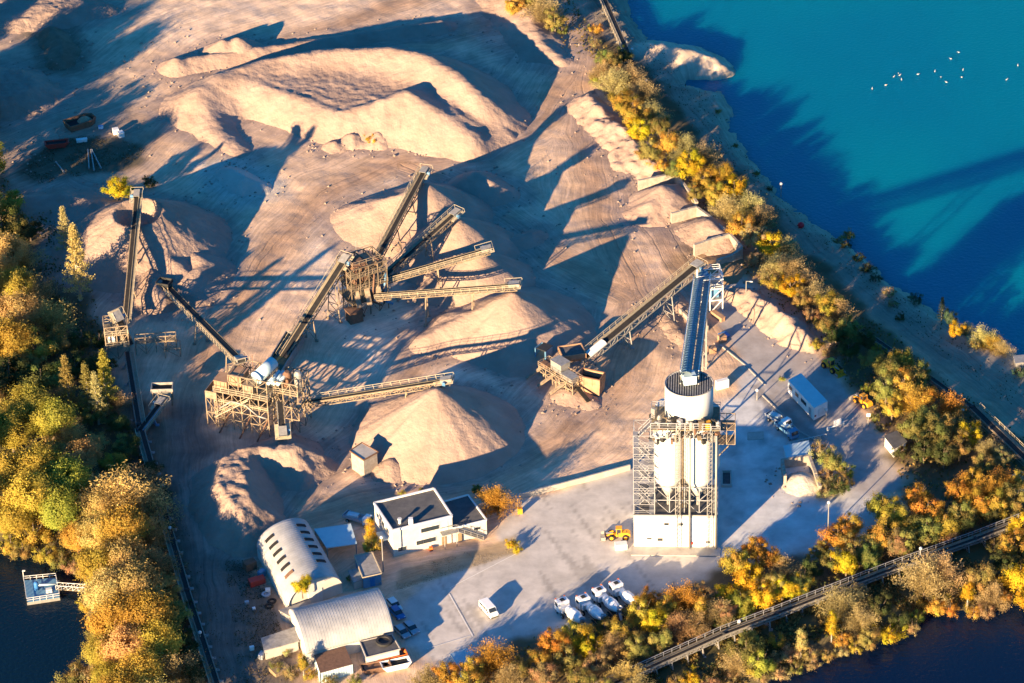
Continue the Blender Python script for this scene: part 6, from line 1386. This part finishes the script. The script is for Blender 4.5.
# ------------------------------------------------------------------ ground cover under the trees
def cover(name, label, polys, n, cols, size, hgt=.8, excl=()):
    r = np.random.RandomState(len(name)*7+n % 13); pts = []
    for P in polys:
        q = P; x0, x1 = max(-150, min(a for a, b in q)), min(160, max(a for a, b in q)); y0, y1 = max(-125, min(b for a, b in q)), min(200, max(b for a, b in q))
        x = r.uniform(x0, x1, n*3); y = r.uniform(y0, y1, n*3); k = sd(P, x, y) < 0
        for e in excl: k &= sd(e, x, y) > 0
        for wtr in (lake, pond, pond2): k &= sd(wtr, x, y) > .6
        k &= fbm(x*.25, y*.25, 51) > .42
        pts.append(np.stack([x[k], y[k]], 1)[:n])
    p = np.concatenate(pts); m = len(p)
    ix = np.clip(np.searchsorted(xs, p[:, 0]), 0, nx-1); iy = np.clip(np.searchsorted(ys, p[:, 1]), 0, ny-1)
    clump = fbm(p[:, 0]*.35, p[:, 1]*.35, 60); z = Z[iy, ix]+r.rand(m)*hgt*clump*2
    ci = np.clip((fbm(p[:, 0]*.2, p[:, 1]*.2, 70)*1.6-.3+r.uniform(-.25, .25, m))*len(cols), 0, len(cols)-1).astype(int)
    T = np.array(cols)[ci]*r.uniform(.6, 1.4, (m, 1))
    me = leaves_mesh(name, np.concatenate([p, z[:, None]], 1), r.randn(m, 3)+np.array([-.3, -.3, .8]), r.uniform(size*.6, size*1.4, m), T)
    o = bpy.data.objects.new(name, me); o.color = (1, 1, 1, 1); col.objects.link(o); tag(o, label, 'ground cover', kind='stuff')
cover('undergrowth', 'low autumn undergrowth and fallen leaves beneath the trees', [belt_p, forest_p, strip_p], 26000, [(.07, .08, .03), (.13, .11, .04), (.2, .14, .05), (.28, .19, .07), (.13, .15, .05)], .75, 1.0, excl=[yard, lakeway, paved2, P2([(560, -60), (600, 40), (660, 110), (830, 290), (980, 400), (1060, 470), (1100, 380), (700, -60)])])
cover('shore_scrub', 'sparse dark scrub along the lakeside bank', [P2([(640, 40), (720, 100), (790, 190), (900, 285), (1024, 370), (1024, 420), (900, 320), (780, 215), (700, 140), (640, 70)])], 5000, [(.06, .06, .025), (.12, .09, .04), (.08, .08, .03)], .45, .5)
cover('verge_grass', 'short dry grass on the verge before the office', [verge], 2500, [(.3, .24, .13), (.24, .2, .11), (.34, .27, .16)], .2, .05)
cover('scrap_weeds', 'dark weeds over the scrap patch and the strip beside the pit road', [dkpatch, P2([(120, 420), (150, 430), (200, 560), (245, 690), (215, 690), (170, 520)]), P2([(225, 560), (255, 560), (300, 680), (240, 690)])], 2600, [(.07, .07, .035), (.12, .1, .05), (.16, .12, .07)], .35, .3)

# loose stones round the stockpiles and on the banks
def stones():
    r = np.random.RandomState(12); P = []
    for fs, cut_, (x0, x1, y0, y1), _c in PILES:
        n = int((x1-x0+y1-y0)*7); x = r.uniform(x0-2, x1+2, n); y = r.uniform(y0-2, y1+2, n); h = fs[0](x, y)
        for f in fs[1:]: h = np.maximum(h, f(x, y))
        k = (h > -2.4) & (h < .9) & (r.rand(n) < .5); P += [(a, b, max(0, c)) for a, b, c in zip(x[k], y[k], h[k])]
    for q, n in ((bank, 250), (P2([(640, 60), (720, 120), (900, 290), (1010, 370), (900, 330), (700, 150)]), 900), (P2([(560, 60), (600, 200), (690, 300), (640, 380), (560, 440), (300, 480), (250, 300), (330, 180)]), 700), (P2([(0, 60), (200, 20), (260, 260), (120, 300), (0, 150)]), 700)):
        x0, x1 = min(a for a, b in q), max(a for a, b in q); y0, y1 = min(b for a, b in q), max(b for a, b in q)
        x = r.uniform(x0, x1, n*2); y = r.uniform(y0, y1, n*2); k = (sd(q, x, y) < 0) & (fbm(x*.15, y*.15, 81) > .5); P += [(a, b, 0) for a, b in zip(x[k], y[k])]
    P = [p for p in P if sd(lake, np.array([p[0]]), np.array([p[1]]))[0] > 1]
    m = MB(); o8 = [(1, 0, 0), (-1, 0, 0), (0, 1, 0), (0, -1, 0), (0, 0, 1), (0, 0, -1)]; F8 = [(0, 2, 4), (2, 1, 4), (1, 3, 4), (3, 0, 4), (2, 0, 5), (1, 2, 5), (3, 1, 5), (0, 3, 5)]
    for x, y, z in P:
        s = .12+.38*r.rand()**3; a = r.rand()*6.28; gz = terrain_z(x, y); c_, s_ = math.cos(a), math.sin(a)
        m.add([(x+(p[0]*c_-p[1]*s_)*s*r.uniform(.7, 1.3), y+(p[0]*s_+p[1]*c_)*s*r.uniform(.7, 1.3), max(gz, z)+p[2]*s*.7) for p in o8], F8)
    tag(m.build('loose_stones', mat('stone', (.22, .16, .12), .95, 0, c2=(.38, .29, .23), scale=.7)), 'loose stones and clods scattered round the heaps and along the bank', 'stones', kind='stuff')
stones()
